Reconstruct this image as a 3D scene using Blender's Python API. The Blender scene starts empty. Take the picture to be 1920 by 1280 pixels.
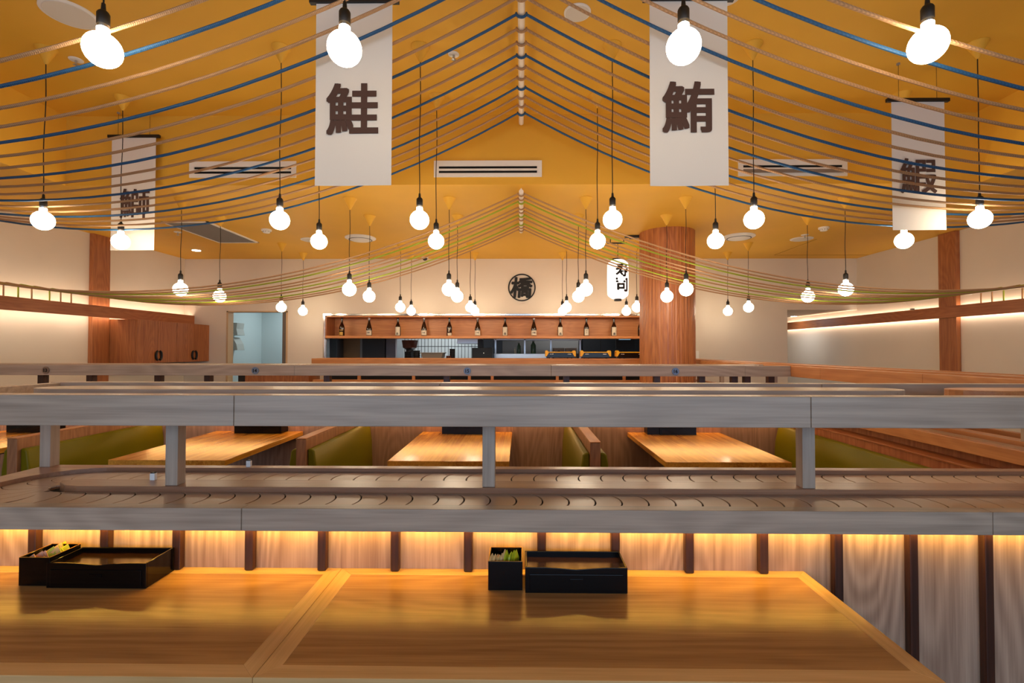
import bpy, bmesh, math, random
from mathutils import Vector, Matrix
random.seed(7)
PI = math.pi
ordn = ['first', 'second', 'third', 'fourth', 'fifth', 'sixth', 'seventh', 'eighth', 'ninth', 'tenth', 'eleventh', 'twelfth', 'thirteenth']
C = bpy.context.scene.collection
SC = bpy.context.scene

# ------------------------------------------------------------------ camera, light, exposure
CAM_Z = 1.43
cam = bpy.data.cameras.new('camera'); cam.sensor_width = 36.0; cam.lens = 36.0*915/1920
cam.clip_start = 0.05
camo = bpy.data.objects.new('camera', cam); C.objects.link(camo)
camo.location = (0, 0, CAM_Z)
camo.rotation_euler = (Matrix.Rotation(math.radians(.68), 3, 'Z') @ Matrix.Rotation(math.radians(91.0), 3, 'X') @ Matrix.Rotation(math.radians(.076), 3, 'Z')).to_euler()
cam.shift_x = -6.1/1920
SC.camera = camo
SC.view_settings.view_transform = 'Standard'
SC.view_settings.look = 'None'
SC.view_settings.gamma = 1.0
SC.view_settings.use_curve_mapping = False
SC.view_settings.exposure = 0.0
w = bpy.data.worlds.new('world'); SC.world = w; w.use_nodes = True
w.node_tree.nodes['Background'].inputs[0].default_value = (0.55, 0.72, 1.0, 1)
w.node_tree.nodes['Background'].inputs[1].default_value = 0.6
SC.cycles.max_bounces = 7
SC.cycles.diffuse_bounces = 4
SC.cycles.glossy_bounces = 3
SC.cycles.sample_clamp_indirect = 4.0
SC.cycles.caustics_reflective = False
SC.cycles.caustics_refractive = False

def area(name, loc, rot, sx, sy, power, col):
    l = bpy.data.lights.new(name, 'AREA'); l.shape = 'RECTANGLE'; l.size = sx; l.size_y = sy
    l.energy = power; l.color = col
    o = bpy.data.objects.new(name, l); C.objects.link(o); o.location = loc; o.rotation_euler = rot
    return o
DAY = (0.52, 0.72, 1.0)
# daylight through the shop window behind the camera
area('daylight_window', (0, -3.25, 1.75), (math.radians(90), 0, 0), 8.4, 2.0, 150, DAY)
BULB_L = 33.0           # radiance of the frosted globes
BULB_C = (1.0, 0.83, 0.60)
LED_AMBER = (1.0, 0.58, 0.08)
LED_WARM = (1.0, 0.86, 0.66)

# ------------------------------------------------------------------ materials
def srgb(c):
    if isinstance(c, str):
        c = [int(c[i:i+2], 16)/255 for i in (0, 2, 4)]
    return tuple((x/12.92 if x <= .04045 else ((x+.055)/1.055)**2.4) for x in c)+(1,)

def mat(name, col, rough=.6, metal=0, emit=None, estr=0, spec=.5, trans=0, noise=0, nscale=8, bump=0, bscale=200, coat=0, ior=1.45):
    m = bpy.data.materials.new(name); m.use_nodes = True
    nt = m.node_tree; b = nt.nodes['Principled BSDF']
    c = srgb(col)
    b.inputs['Base Color'].default_value = c
    b.inputs['Roughness'].default_value = rough
    b.inputs['Metallic'].default_value = metal
    b.inputs['Specular IOR Level'].default_value = spec
    b.inputs['Transmission Weight'].default_value = trans
    b.inputs['IOR'].default_value = ior
    b.inputs['Coat Weight'].default_value = coat
    if emit is not None:
        b.inputs['Emission Color'].default_value = tuple(emit)+(1,) if len(emit) == 3 else emit
        b.inputs['Emission Strength'].default_value = estr
    tc = nt.nodes.new('ShaderNodeTexCoord')
    if noise:
        n = nt.nodes.new('ShaderNodeTexNoise'); n.inputs['Scale'].default_value = nscale; n.inputs['Detail'].default_value = 4
        nt.links.new(tc.outputs['Object'], n.inputs['Vector'])
        r = nt.nodes.new('ShaderNodeValToRGB')
        r.color_ramp.elements[0].position = .3; r.color_ramp.elements[1].position = .7
        r.color_ramp.elements[0].color = tuple(x*(1-noise) for x in c[:3])+(1,)
        r.color_ramp.elements[1].color = tuple(min(1, x*(1+noise)) for x in c[:3])+(1,)
        nt.links.new(n.outputs['Fac'], r.inputs['Fac']); nt.links.new(r.outputs['Color'], b.inputs['Base Color'])
    if bump:
        n2 = nt.nodes.new('ShaderNodeTexNoise'); n2.inputs['Scale'].default_value = bscale
        nt.links.new(tc.outputs['Object'], n2.inputs['Vector'])
        bp = nt.nodes.new('ShaderNodeBump'); bp.inputs['Strength'].default_value = bump; bp.inputs['Distance'].default_value = .002
        nt.links.new(n2.outputs['Fac'], bp.inputs['Height']); nt.links.new(bp.outputs['Normal'], b.inputs['Normal'])
    return m

def wood(name, dark, light, axis='X', rough=.45, scale=1.0, ring=.5, stretch=38.0, blocks=None, spec=.5, lo=.22, hi=.78):
    """procedural timber: streaky noise along the grain, cathedral rings, fine pores"""
    m = bpy.data.materials.new(name); m.use_nodes = True
    nt = m.node_tree; N = nt.nodes; L = nt.links; b = N['Principled BSDF']
    b.inputs['Roughness'].default_value = rough
    b.inputs['Specular IOR Level'].default_value = spec
    tc = N.new('ShaderNodeTexCoord')
    mp = N.new('ShaderNodeMapping'); L.new(tc.outputs['Object'], mp.inputs['Vector'])
    s = [stretch*scale]*3; s['XYZ'.index(axis)] = 1.0*scale
    mp.inputs['Scale'].default_value = s
    n1 = N.new('ShaderNodeTexNoise'); n1.inputs['Scale'].default_value = 1.3; n1.inputs['Detail'].default_value = 5
    n1.inputs['Distortion'].default_value = .6
    L.new(mp.outputs[0], n1.inputs['Vector'])
    # cathedral rings: sine of a warped low frequency field
    mp2 = N.new('ShaderNodeMapping'); L.new(tc.outputs['Object'], mp2.inputs['Vector'])
    s2 = [3.0*scale]*3; s2['XYZ'.index(axis)] = .55*scale
    mp2.inputs['Scale'].default_value = s2
    n2 = N.new('ShaderNodeTexNoise'); n2.inputs['Scale'].default_value = 1.0; n2.inputs['Detail'].default_value = 1.5
    L.new(mp2.outputs[0], n2.inputs['Vector'])
    mu = N.new('ShaderNodeMath'); mu.operation = 'MULTIPLY'; mu.inputs[1].default_value = 150.0
    L.new(n2.outputs['Fac'], mu.inputs[0])
    sn = N.new('ShaderNodeMath'); sn.operation = 'SINE'; L.new(mu.outputs[0], sn.inputs[0])
    mr = N.new('ShaderNodeMath'); mr.operation = 'MULTIPLY'; mr.inputs[1].default_value = .16*ring
    L.new(sn.outputs[0], mr.inputs[0])
    # fine pores
    mp3 = N.new('ShaderNodeMapping'); L.new(tc.outputs['Object'], mp3.inputs['Vector'])
    s3 = [220.0]*3; s3['XYZ'.index(axis)] = 6.0
    mp3.inputs['Scale'].default_value = s3
    n3 = N.new('ShaderNodeTexNoise'); n3.inputs['Scale'].default_value = 1.0; n3.inputs['Detail'].default_value = 2
    L.new(mp3.outputs[0], n3.inputs['Vector'])
    m3 = N.new('ShaderNodeMath'); m3.operation = 'MULTIPLY_ADD'; m3.inputs[1].default_value = .6; m3.inputs[2].default_value = -.30
    L.new(n3.outputs['Fac'], m3.inputs[0])
    a1 = N.new('ShaderNodeMath'); L.new(n1.outputs['Fac'], a1.inputs[0]); L.new(mr.outputs[0], a1.inputs[1])
    a2 = N.new('ShaderNodeMath'); L.new(a1.outputs[0], a2.inputs[0]); L.new(m3.outputs[0], a2.inputs[1])
    last = a2
    if blocks:
        vx = N.new('ShaderNodeSeparateXYZ'); L.new(tc.outputs['Object'], vx.inputs[0])
        fl = []
        for ax, wd in blocks:
            d = N.new('ShaderNodeMath'); d.operation = 'DIVIDE'; d.inputs[1].default_value = wd
            L.new(vx.outputs[ax], d.inputs[0])
            f = N.new('ShaderNodeMath'); f.operation = 'FLOOR'; 
            if fl:
                # stagger joints with the stave index
                st = N.new('ShaderNodeMath'); st.operation = 'MULTIPLY_ADD'; st.inputs[1].default_value = .37
                L.new(fl[0].outputs[0], st.inputs[0]); L.new(d.outputs[0], st.inputs[2]); L.new(st.outputs[0], f.inputs[0])
            else:
                L.new(d.outputs[0], f.inputs[0])
            fl.append(f)
        cb = N.new('ShaderNodeCombineXYZ')
        for i, f in enumerate(fl): L.new(f.outputs[0], cb.inputs[i])
        wn = N.new('ShaderNodeTexWhiteNoise'); wn.noise_dimensions = '3D'; L.new(cb.outputs[0], wn.inputs['Vector'])
        mm = N.new('ShaderNodeMath'); mm.operation = 'MULTIPLY_ADD'; mm.inputs[1].default_value = .34; mm.inputs[2].default_value = -.17
        L.new(wn.outputs['Value'], mm.inputs[0])
        a3 = N.new('ShaderNodeMath'); L.new(a2.outputs[0], a3.inputs[0]); L.new(mm.outputs[0], a3.inputs[1]); last = a3
    r = N.new('ShaderNodeValToRGB'); r.color_ramp.elements[0].position = lo; r.color_ramp.elements[1].position = hi
    r.color_ramp.elements[0].color = srgb(dark); r.color_ramp.elements[1].color = srgb(light)
    L.new(last.outputs[0], r.inputs['Fac']); L.new(r.outputs['Color'], b.inputs['Base Color'])
    bp = N.new('ShaderNodeBump'); bp.inputs['Strength'].default_value = .06; bp.inputs['Distance'].default_value = .001
    L.new(n3.outputs['Fac'], bp.inputs['Height']); L.new(bp.outputs['Normal'], b.inputs['Normal'])
    return m

M = {}
M['yellow'] = mat('yellow_paint', 'e2ab36', .62, noise=.04, nscale=1.5)
M['wall'] = mat('cream_paint', 'dccfbe', .7, noise=.02, nscale=2)
M['coolwall'] = mat('grey_paint', 'c6cfce', .6)
M['beam'] = wood('ash_beam', '9a8674', 'bea893', 'X', .36, ring=.8, lo=.1, hi=.9)
M['beam_y'] = wood('ash_beam_along', 'a8693c', 'c98a55', 'Y', .35, ring=.7, lo=.1, hi=.9)
M['post'] = wood('ash_post', '9a8674', 'bea893', 'Z', .4, ring=.5, lo=.1, hi=.9)
M['deck'] = wood('laminate_deck', '8c6046', 'a97a59', 'X', .3, ring=.3)
M['panel'] = wood('elm_panel', '92735f', 'c0a189', 'Z', .5, ring=1.2, lo=.12, hi=.88)
M['panel_red'] = wood('cedar_panel', '8a4a2a', 'b06a42', 'Z', .45, ring=.6)
M['panel_part'] = wood('oak_partition', '8a5c3e', 'ad7b54', 'Z', .5, ring=.7)
M['panel_pink'] = wood('beech_panel', '9c7660', 'bd957c', 'Z', .5, ring=.7)
M['walnut'] = wood('walnut_batten', '2c160e', '4a281a', 'Z', .4, ring=.4)
M['cedar'] = wood('cedar_post', '8c4e2c', 'b5713f', 'Z', .45, ring=.5)
M['cedar_x'] = wood('cedar_board', 'b56c38', 'd89554', 'X', .45, ring=.5, lo=.1, hi=.9)
M['cedar_y'] = wood('cedar_beam', '94512c', 'b5703f', 'Y', .45, ring=.5)
M['table'] = wood('elm_tabletop', '986c40', 'c8985e', 'X', .23, ring=.8, lo=.05, hi=.95)
M['edge'] = wood('maple_edge', 'c79a62', 'dfb47c', 'X', .35, ring=.4)
M['edge_y'] = wood('maple_edge_along', 'c79a62', 'dfb47c', 'Y', .35, ring=.4)
M['butcher'] = wood('butcher_block', 'a86a22', 'dea03e', 'Y', .2, ring=.2, blocks=(('X', .045), ('Y', .4)))
M['curved'] = wood('ribbed_cedar', '8f4c28', 'c98048', 'Z', .4, ring=.4)
M['leather'] = mat('olive_leather', '6e6606', .42, spec=.18, noise=.06, nscale=3, bump=.15, bscale=120)
M['lacquer'] = mat('black_lacquer', '070607', .12, spec=.32)
M['tray'] = mat('tray_lacquer', '1c0e06', .16, spec=1.0)  # browner than the box lacquer: amber reflection put into the tray colour
M['black'] = mat('black_plastic', '171311', .5)
M['belt'] = mat('belt_plastic', 'bc9c82', .33, noise=.02, nscale=2)
M['darkgap'] = mat('dark_underlay', '1a1410', .8)
M['white'] = mat('white_plastic', 'e9e4dd', .45)
M['pipe'] = mat('white_pipe', 'efe3d6', .35)
M['steel'] = mat('brushed_steel', 'b8babd', .3, metal=1)
M['grey'] = mat('grey_metal', '8d8782', .5)
M['fabric'] = mat('banner_fabric', 'e2dad0', .85, bump=.2, bscale=300)
M['ink'] = mat('dark_ink', '4e352c', .8)
M['inkblack'] = mat('black_ink', '0c0a0a', .6)
M['cord'] = mat('black_cord', '120c0a', .6)
def rope_mat(name, col):
    m = mat(name, col, .6)
    nt = m.node_tree; N = nt.nodes; L = nt.links; b = N['Principled BSDF']
    tc = N['Texture Coordinate']
    wv = N.new('ShaderNodeTexWave'); wv.inputs['Scale'].default_value = 60; wv.bands_direction = 'DIAGONAL'
    L.new(tc.outputs['Object'], wv.inputs['Vector'])
    mx = N.new('ShaderNodeMixRGB'); mx.blend_type = 'MULTIPLY'; mx.inputs['Fac'].default_value = .3
    mx.inputs[1].default_value = srgb(col); L.new(wv.outputs['Color'], mx.inputs[2]); L.new(mx.outputs[0], b.inputs['Base Color'])
    bp = N.new('ShaderNodeBump'); bp.inputs['Strength'].default_value = .4; bp.inputs['Distance'].default_value = .002
    L.new(wv.outputs['Fac'], bp.inputs['Height']); L.new(bp.outputs['Normal'], b.inputs['Normal'])
    return m
M['rope_tan'] = rope_mat('tan_rope', 'bd9064')
M['rope_blue'] = rope_mat('blue_rope', '285a86')
M['rope_green'] = rope_mat('lime_rope', 'a8b832')
M['globe'] = mat('lit_frosted_globe', 'ffffff', .5, emit=BULB_C, estr=BULB_L)
M['led_amber'] = mat('amber_led', 'ffffff', .5, emit=LED_AMBER, estr=42)
M['led_far'] = mat('amber_led_booth', 'ffffff', .5, emit=(1.0, .60, .20), estr=18)
M['led_warm'] = mat('warm_led', 'ffffff', .5, emit=LED_WARM, estr=15)
M['down'] = mat('lit_downlight', 'ffffff', .5, emit=(1, .93, .82), estr=25)
M['lantern'] = mat('lit_paper', 'f4f2ee', .6, emit=(1, .97, .93), estr=1.1)
M['chrome'] = mat('chrome', 'dcd6cf', .12, metal=1)
M['train_black'] = mat('gloss_black', '0a0b0e', .18)
M['train_yellow'] = mat('train_yellow', 'f0b40e', .35)
M['glass_dark'] = mat('brown_glass', '24100a', .1, spec=.7)
M['label'] = mat('paper_label', 'd9cfb8', .7)
M['gold'] = mat('gold_label', 'c9a040', .45)
M['tan_pkt'] = mat('tan_sachet', 'ddb474', .45)
M['green_pkt'] = mat('green_sachet', 'b2b824', .4)
M['pink_pkt'] = mat('pink_sachet', 'd8a080', .4)
M['floor'] = wood('floor_boards', '4a3f38', '6a5a4e', 'X', .5, ring=.3)
def tile_mat():
    m = mat('white_tile', 'c8cccb', .25)
    nt = m.node_tree; N = nt.nodes; L = nt.links; b = N['Principled BSDF']
    tc = N['Texture Coordinate']; mp = N.new('ShaderNodeMapping'); mp.inputs['Rotation'].default_value = (math.radians(90), 0, math.radians(0))
    L.new(tc.outputs['Object'], mp.inputs['Vector'])
    sp = N.new('ShaderNodeSeparateXYZ'); L.new(tc.outputs['Object'], sp.inputs[0])
    def gr(sock, period, wd):
        a = N.new('ShaderNodeMath'); a.operation = 'DIVIDE'; a.inputs[1].default_value = period; L.new(sock, a.inputs[0])
        f = N.new('ShaderNodeMath'); f.operation = 'FRACT'; L.new(a.outputs[0], f.inputs[0])
        g = N.new('ShaderNodeMath'); g.operation = 'LESS_THAN'; g.inputs[1].default_value = wd; L.new(f.outputs[0], g.inputs[0]); return g
    g1 = gr(sp.outputs['X'], .075, .16); g2 = gr(sp.outputs['Z'], .3, .05)
    mx = N.new('ShaderNodeMath'); mx.operation = 'MAXIMUM'; L.new(g1.outputs[0], mx.inputs[0]); L.new(g2.outputs[0], mx.inputs[1])
    c = N.new('ShaderNodeMixRGB'); c.inputs[1].default_value = srgb('c8cccb'); c.inputs[2].default_value = srgb('3a3a3a')
    L.new(mx.outputs[0], c.inputs[0]); L.new(c.outputs[0], b.inputs['Base Color'])
    return m
M['tile'] = tile_mat()

# ------------------------------------------------------------------ mesh helpers
def wloc(o):
    v = Vector((0, 0, 0))
    while o is not None:
        v = v + Vector(o.location); o = o.parent
    return v

class MB:
    def __init__(s): s.v = []; s.f = []
    def add(s, vs, fs):
        n = len(s.v); s.v += [tuple(p) for p in vs]; s.f += [tuple(i+n for i in f) for f in fs]; return s
    def box(s, x0, x1, y0, y1, z0, z1):
        if x0 > x1: x0, x1 = x1, x0
        if y0 > y1: y0, y1 = y1, y0
        if z0 > z1: z0, z1 = z1, z0
        return s.add([(x0,y0,z0),(x1,y0,z0),(x1,y1,z0),(x0,y1,z0),(x0,y0,z1),(x1,y0,z1),(x1,y1,z1),(x0,y1,z1)],
                     [(0,3,2,1),(4,5,6,7),(0,1,5,4),(1,2,6,5),(2,3,7,6),(3,0,4,7)])
    def prism(s, pts, z0, z1):
        """polygon (x,y) ccw extruded from z0 to z1"""
        n = len(pts)
        return s.add([(x,y,z0) for x,y in pts]+[(x,y,z1) for x,y in pts],
                     [tuple(range(n-1,-1,-1)), tuple(range(n,2*n))]+[(i,(i+1)%n,n+(i+1)%n,n+i) for i in range(n)])
    def prism_y(s, pts, y0, y1):
        """polygon (x,z) extruded along y"""
        n = len(pts)
        return s.add([(x,y0,z) for x,z in pts]+[(x,y1,z) for x,z in pts],
                     [tuple(range(n)), tuple(range(2*n-1,n-1,-1))]+[(i,n+i,n+(i+1)%n,(i+1)%n) for i in range(n)])
    def prism_x(s, pts, x0, x1):
        """polygon (y,z) extruded along x"""
        n = len(pts)
        return s.add([(x0,y,z) for y,z in pts]+[(x1,y,z) for y,z in pts],
                     [tuple(range(n-1,-1,-1)), tuple(range(n,2*n))]+[(i,(i+1)%n,n+(i+1)%n,n+i) for i in range(n)])
    def lathe(s, cx, cy, prof, n=24, cap=True):
        """prof: list of (r,z) from bottom to top"""
        vs = []; fs = []
        for r, z in prof:
            for k in range(n):
                a = 2*PI*k/n; vs.append((cx+r*math.cos(a), cy+r*math.sin(a), z))
        for i in range(len(prof)-1):
            for k in range(n):
                k2 = (k+1) % n; fs.append((i*n+k, i*n+k2, (i+1)*n+k2, (i+1)*n+k))
        if cap:
            fs.append(tuple(range(n-1,-1,-1))); m = (len(prof)-1)*n; fs.append(tuple(range(m, m+n)))
        return s.add(vs, fs)
    def tube(s, path, r, n=8, closed=False):
        P = [Vector(p) for p in path]; vs = []; fs = []
        up = None
        for i, p in enumerate(P):
            if closed: t = (P[(i+1) % len(P)]-P[i-1])
            else: t = (P[min(i+1, len(P)-1)]-P[max(i-1, 0)])
            t.normalize()
            if up is None:
                up = Vector((0,0,1)) if abs(t.z) < .9 else Vector((0,1,0))
            a = t.cross(up); a.normalize(); b = a.cross(t); b.normalize(); up = b
            rr = r[i] if isinstance(r, (list, tuple)) else r
            for k in range(n):
                an = 2*PI*k/n; vs.append(p+a*(rr*math.cos(an))+b*(rr*math.sin(an)))
        m = len(P)
        for i in range(m if closed else m-1):
            j = (i+1) % m
            for k in range(n):
                k2 = (k+1) % n; fs.append((i*n+k, j*n+k, j*n+k2, i*n+k2))
        if not closed:
            fs.append(tuple(range(n))); fs.append(tuple(range((m-1)*n+n-1, (m-1)*n-1, -1)))
        return s.add(vs, fs)
    def disc(s, cx, cy, cz, r, t, axis='Y', n=32):
        """short cylinder; axis is its normal, t its thickness starting at the given coordinate and growing positive"""
        ring = [(r*math.cos(2*PI*k/n), r*math.sin(2*PI*k/n)) for k in range(n)]
        if axis == 'Y': return s.prism_y([(cx+a, cz+b) for a, b in ring], cy, cy+t)
        if axis == 'X': return s.prism_x([(cy+a, cz+b) for a, b in ring], cx, cx+t)
        return s.prism([(cx+a, cy+b) for a, b in ring], cz, cz+t)
    def build(s, name, m, parent=None, origin=None, smooth=False, bevel=0, seg=2, solid=0):
        off = wloc(parent) if parent is not None else Vector((0,0,0))
        og = Vector(origin) if origin is not None else None
        if og is None:
            if parent is None:
                xs = [p[0] for p in s.v]; ys = [p[1] for p in s.v]; zs = [p[2] for p in s.v]
                og = Vector(((min(xs)+max(xs))/2, (min(ys)+max(ys))/2, min(zs)))
            else: og = off
        me = bpy.data.meshes.new(name)
        me.from_pydata([(Vector(p)-og)[:] for p in s.v], [], s.f); me.update()
        bm = bmesh.new(); bm.from_mesh(me); bmesh.ops.recalc_face_normals(bm, faces=bm.faces); bm.to_mesh(me); bm.free()
        if smooth:
            for p in me.polygons: p.use_smooth = True
        if isinstance(m, str): m = M[m]
        me.materials.append(m)
        o = bpy.data.objects.new(name, me); C.objects.link(o)
        if parent is not None: o.parent = parent
        o.location = og-off
        if bevel:
            b = o.modifiers.new('bevel', 'BEVEL'); b.width = bevel; b.segments = seg; b.limit_method = 'ANGLE'; b.angle_limit = math.radians(40)
        if smooth:
            e = None
            try:
                me.set_sharp_from_angle(angle=math.radians(40))
            except Exception: pass
        return o

def tag(o, label=None, cat=None, group=None, kind=None):
    if label: o['label'] = label
    if cat: o['category'] = cat
    if group: o['group'] = group
    if kind: o['kind'] = kind
    return o
def thing(name, label, cat, loc=(0,0,0), group=None):
    o = bpy.data.objects.new(name, None); C.objects.link(o); o.location = loc
    o.empty_display_size = .1
    return tag(o, label, cat, group)
def struct(mb, name, m, parent=None, **k):
    o = mb.build(name, m, parent, **k)
    if parent is None: o['kind'] = 'structure'
    return o
def dup(root, loc, label=None, group=None):
    r = root.copy(); C.objects.link(r); r.location = loc
    if label: r['label'] = label
    if group: r['group'] = group
    for ch in list(root.children):
        c = ch.copy(); C.objects.link(c); c.parent = r
        for g in list(ch.children):
            d = g.copy(); C.objects.link(d); d.parent = c
    return r
def text(body, size, depth, weight, m, name, parent, center, sx=1.0, rot=(math.radians(90), 0, 0), bend=None, shear=0, square=False):
    cu = bpy.data.curves.new('t', 'FONT'); cu.body = body; cu.size = 1.0
    cu.extrude = 0; cu.offset = 0; cu.resolution_u = 5
    to = bpy.data.objects.new('t', cu); C.objects.link(to)
    dg = bpy.context.evaluated_depsgraph_get(); dg.update()
    me = bpy.data.meshes.new_from_object(to.evaluated_get(dg))
    bpy.data.objects.remove(to); bpy.data.curves.remove(cu)
    xs = [v.co.x for v in me.vertices]; ys = [v.co.y for v in me.vertices]
    cx, cy = (min(xs)+max(xs))/2, (min(ys)+max(ys))/2; h = max(ys)-min(ys)
    k = size/h
    bm = bmesh.new(); bm.from_mesh(me)
    for v in bm.verts:
        x = (v.co.x-cx)*k*sx; y = (v.co.y-cy)*k; v.co = (x+shear*y, y, 0)
    for v in bm.verts: v.co.z = 0
    if weight > 0:   # heavier strokes: the outline repeated a little way out in eight directions
        src = list(bm.faces)
        wd = weight*k
        for q in range(8):
            a = q*PI/4; sq = (abs(math.cos(a))+abs(math.sin(a))) if square and q % 2 else 1.0
            d_ = bmesh.ops.duplicate(bm, geom=src)
            for g in d_['geom']:
                if isinstance(g, bmesh.types.BMVert): g.co.x += wd*math.cos(a)*sx*sq; g.co.y += wd*math.sin(a)*sq; g.co.z = .00012*(q+1)
    # give the lettering real thickness
    ret = bmesh.ops.extrude_face_region(bm, geom=list(bm.faces))
    for g in ret['geom']:
        if isinstance(g, bmesh.types.BMVert): g.co.z += depth
    bmesh.ops.recalc_face_normals(bm, faces=bm.faces)
    R = Matrix.Rotation(rot[0], 4, 'X')
    if rot[2]: R = Matrix.Rotation(rot[2], 4, 'Z') @ R
    for v in bm.verts:
        v.co = R @ v.co
        if bend:  # wrap on a vertical cylinder of this radius
            v.co.y += bend - math.sqrt(max(bend*bend - v.co.x*v.co.x, 1e-6))
    bm.to_mesh(me); bm.free(); me.materials.clear(); me.materials.append(M[m] if isinstance(m, str) else m)
    me.name = name
    o = bpy.data.objects.new(name, me); C.objects.link(o)
    if parent is not None: o.parent = parent
    o.location = Vector(center)-(wloc(parent) if parent is not None else Vector((0,0,0)))
    return o

# ------------------------------------------------------------------ the room
XL, XR, YF, YB = -5.57, 5.47, -3.0, 8.0     # walls
ZU, ZL = 3.57, 2.93                        # raised and low ceilings
CXL, CX, CY = -4.18, 4.09, 4.40                          # raised bay: half width, back face
struct(MB().box(XL-.2, XR+.2, YF-.2, 11.2, -.1, 0), 'floor', 'floor')
c = MB()
c.box(CXL, CX, YF, CY, ZU, ZU+.1)
c.box(CXL-.1, CXL, YF, CY, ZL+.06, ZU+.1); c.box(CX, CX+.1, YF, CY, ZL+.06, ZU+.1)
c.box(CXL-.1, CX+.1, CY, CY+.1, ZL+.06, ZU+.1)
c.box(XL, CXL, YF, YB, ZL, ZL+.06); c.box(CX, XR, YF, YB, ZL, ZL+.06); c.box(CXL, CX, CY, YB, ZL, ZL+.06)
struct(c, 'ceiling', 'yellow')
struct(MB().box(XL-.15, XL, YF, YB+2.4, 0, ZL+.3), 'wall_left', 'wall')
struct(MB().box(XR, XR+.15, YF, YB+2.4, 0, ZL+.3), 'wall_right', 'wall')
b = MB()
DX0, DX1, DZ = -4.867, -3.847, 2.07            # doorway
HX0, HX1, HZ0, HZ1 = -3.227, 2.5, 1.22, 2.0   # kitchen hatch
KX0 = 4.34; KZ = 2.09                        # corridor opening
Y0, Y1 = YB, YB+.14
b.box(XL, DX0, Y0, Y1, 0, ZL); b.box(DX0, DX1, Y0, Y1, DZ, ZL); b.box(DX1, HX0, Y0, Y1, 0, ZL)
b.box(HX0, HX1, Y0, Y1, HZ1, ZL); b.box(HX0, HX1, Y0, Y1, 0, HZ0); b.box(HX1, KX0, Y0, Y1, 0, ZL)
b.box(KX0, XR, Y0, Y1, KZ, ZL)
struct(b, 'wall_back', 'wall')
# front wall with the shop window behind the camera
f = MB(); f.box(XL, -4.3, YF-.15, YF, 0, ZU+.1); f.box(4.3, XR, YF-.15, YF, 0, ZU+.1)
f.box(-4.3, 4.3, YF-.15, YF, 0, .7); f.box(-4.3, 4.3, YF-.15, YF, 2.8, ZU+.1)
struct(f, 'wall_front', 'wall')
wf = MB()
for x in (-4.3, -1.45, 1.4, 4.24): wf.box(x, x+.06, YF-.12, YF-.03, .7, 2.8)
wf.box(-4.3, 4.3, YF-.12, YF-.03, .7, .76); wf.box(-4.3, 4.3, YF-.12, YF-.03, 2.74, 2.8)
struct(wf, 'window_1', 'black')
# corridor on the right beyond the back wall
k = MB(); k.box(KX0-.1, KX0, Y1, 10.3, 0, KZ+.1); k.box(KX0-.1, XR, 10.3, 10.4, 0, KZ+.1)
struct(k, 'wall_corridor', 'wall')
struct(MB().box(KX0, XR, Y1, 10.3, KZ, KZ+.06), 'ceiling_corridor', 'wall')
# little room seen through the left doorway
k = MB(); k.box(-5.56, -5.46, Y1, 10.2, 0, 2.6); k.box(-5.56, -3.72, 10.2, 10.3, 0, 2.6); k.box(-3.78, -3.72, Y1, 10.2, 0, 2.6)
struct(k, 'wall_washroom', 'coolwall')
struct(MB().box(-5.56, -3.72, Y1, 10.3, 2.6, 2.66), 'ceiling_washroom', 'coolwall')
area('washroom_light', (-4.35, 9.6, 2.55), (0, 0, 0), .8, .3, 16, (.82, .95, 1.0))
k = MB(); k.box(DX0, DX0+.03, Y0-.004, Y1+.004, 0, DZ); k.box(DX1-.03, DX1, Y0-.004, Y1+.004, 0, DZ); k.box(DX0, DX1, Y0-.004, Y1+.004, DZ-.02, DZ)
struct(k, 'trim_1', mat('door_lining', 'c9aa84', .5))
struct(MB().box(DX1-.095, DX1-.032, Y0+.01, Y1+.85, 0.0, DZ-.03), 'door_1', mat('door_leaf', '6b625a', .45))
area('corridor_light', (4.95, 9.3, 2.07), (0, 0, 0), .12, .12, 5, (.85, .93, 1.0))
# kitchen shell
k = MB(); k.box(-3.72, 3.0, 10.9, 11.0, 0, 2.5)
struct(k, 'wall_kitchen', 'tile')
k = MB(); k.box(-3.72, -3.68, Y1, 10.9, 0, 2.5); k.box(2.94, 3.0, Y1, 10.9, 0, 2.5)
struct(k, 'wall_kitchen_side', 'coolwall')
struct(MB().box(-3.72, 3.0, Y1, 11, 2.5, 2.56), 'ceiling_kitchen', 'coolwall')
area('kitchen_light', (-1.6, 9.9, 2.45), (0, 0, 0), 1.2, .3, 38, (.9, .97, 1.0))
area('kitchen_light', (1.0, 9.7, 2.45), (0, 0, 0), 1.2, .3, 22, (.9, .97, 1.0))

# access panel outline on the low ceiling, right
k = MB(); 
for (x0, y0, x1, y1) in ((3.98, 7.7, 5.45, 7.706), (3.98, 6.6, 3.986, 7.7)): k.box(x0, x1, y0, y1, ZL-.003, ZL)
struct(k, 'trim_2', mat('seam', '9a6a18', .8))

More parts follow.
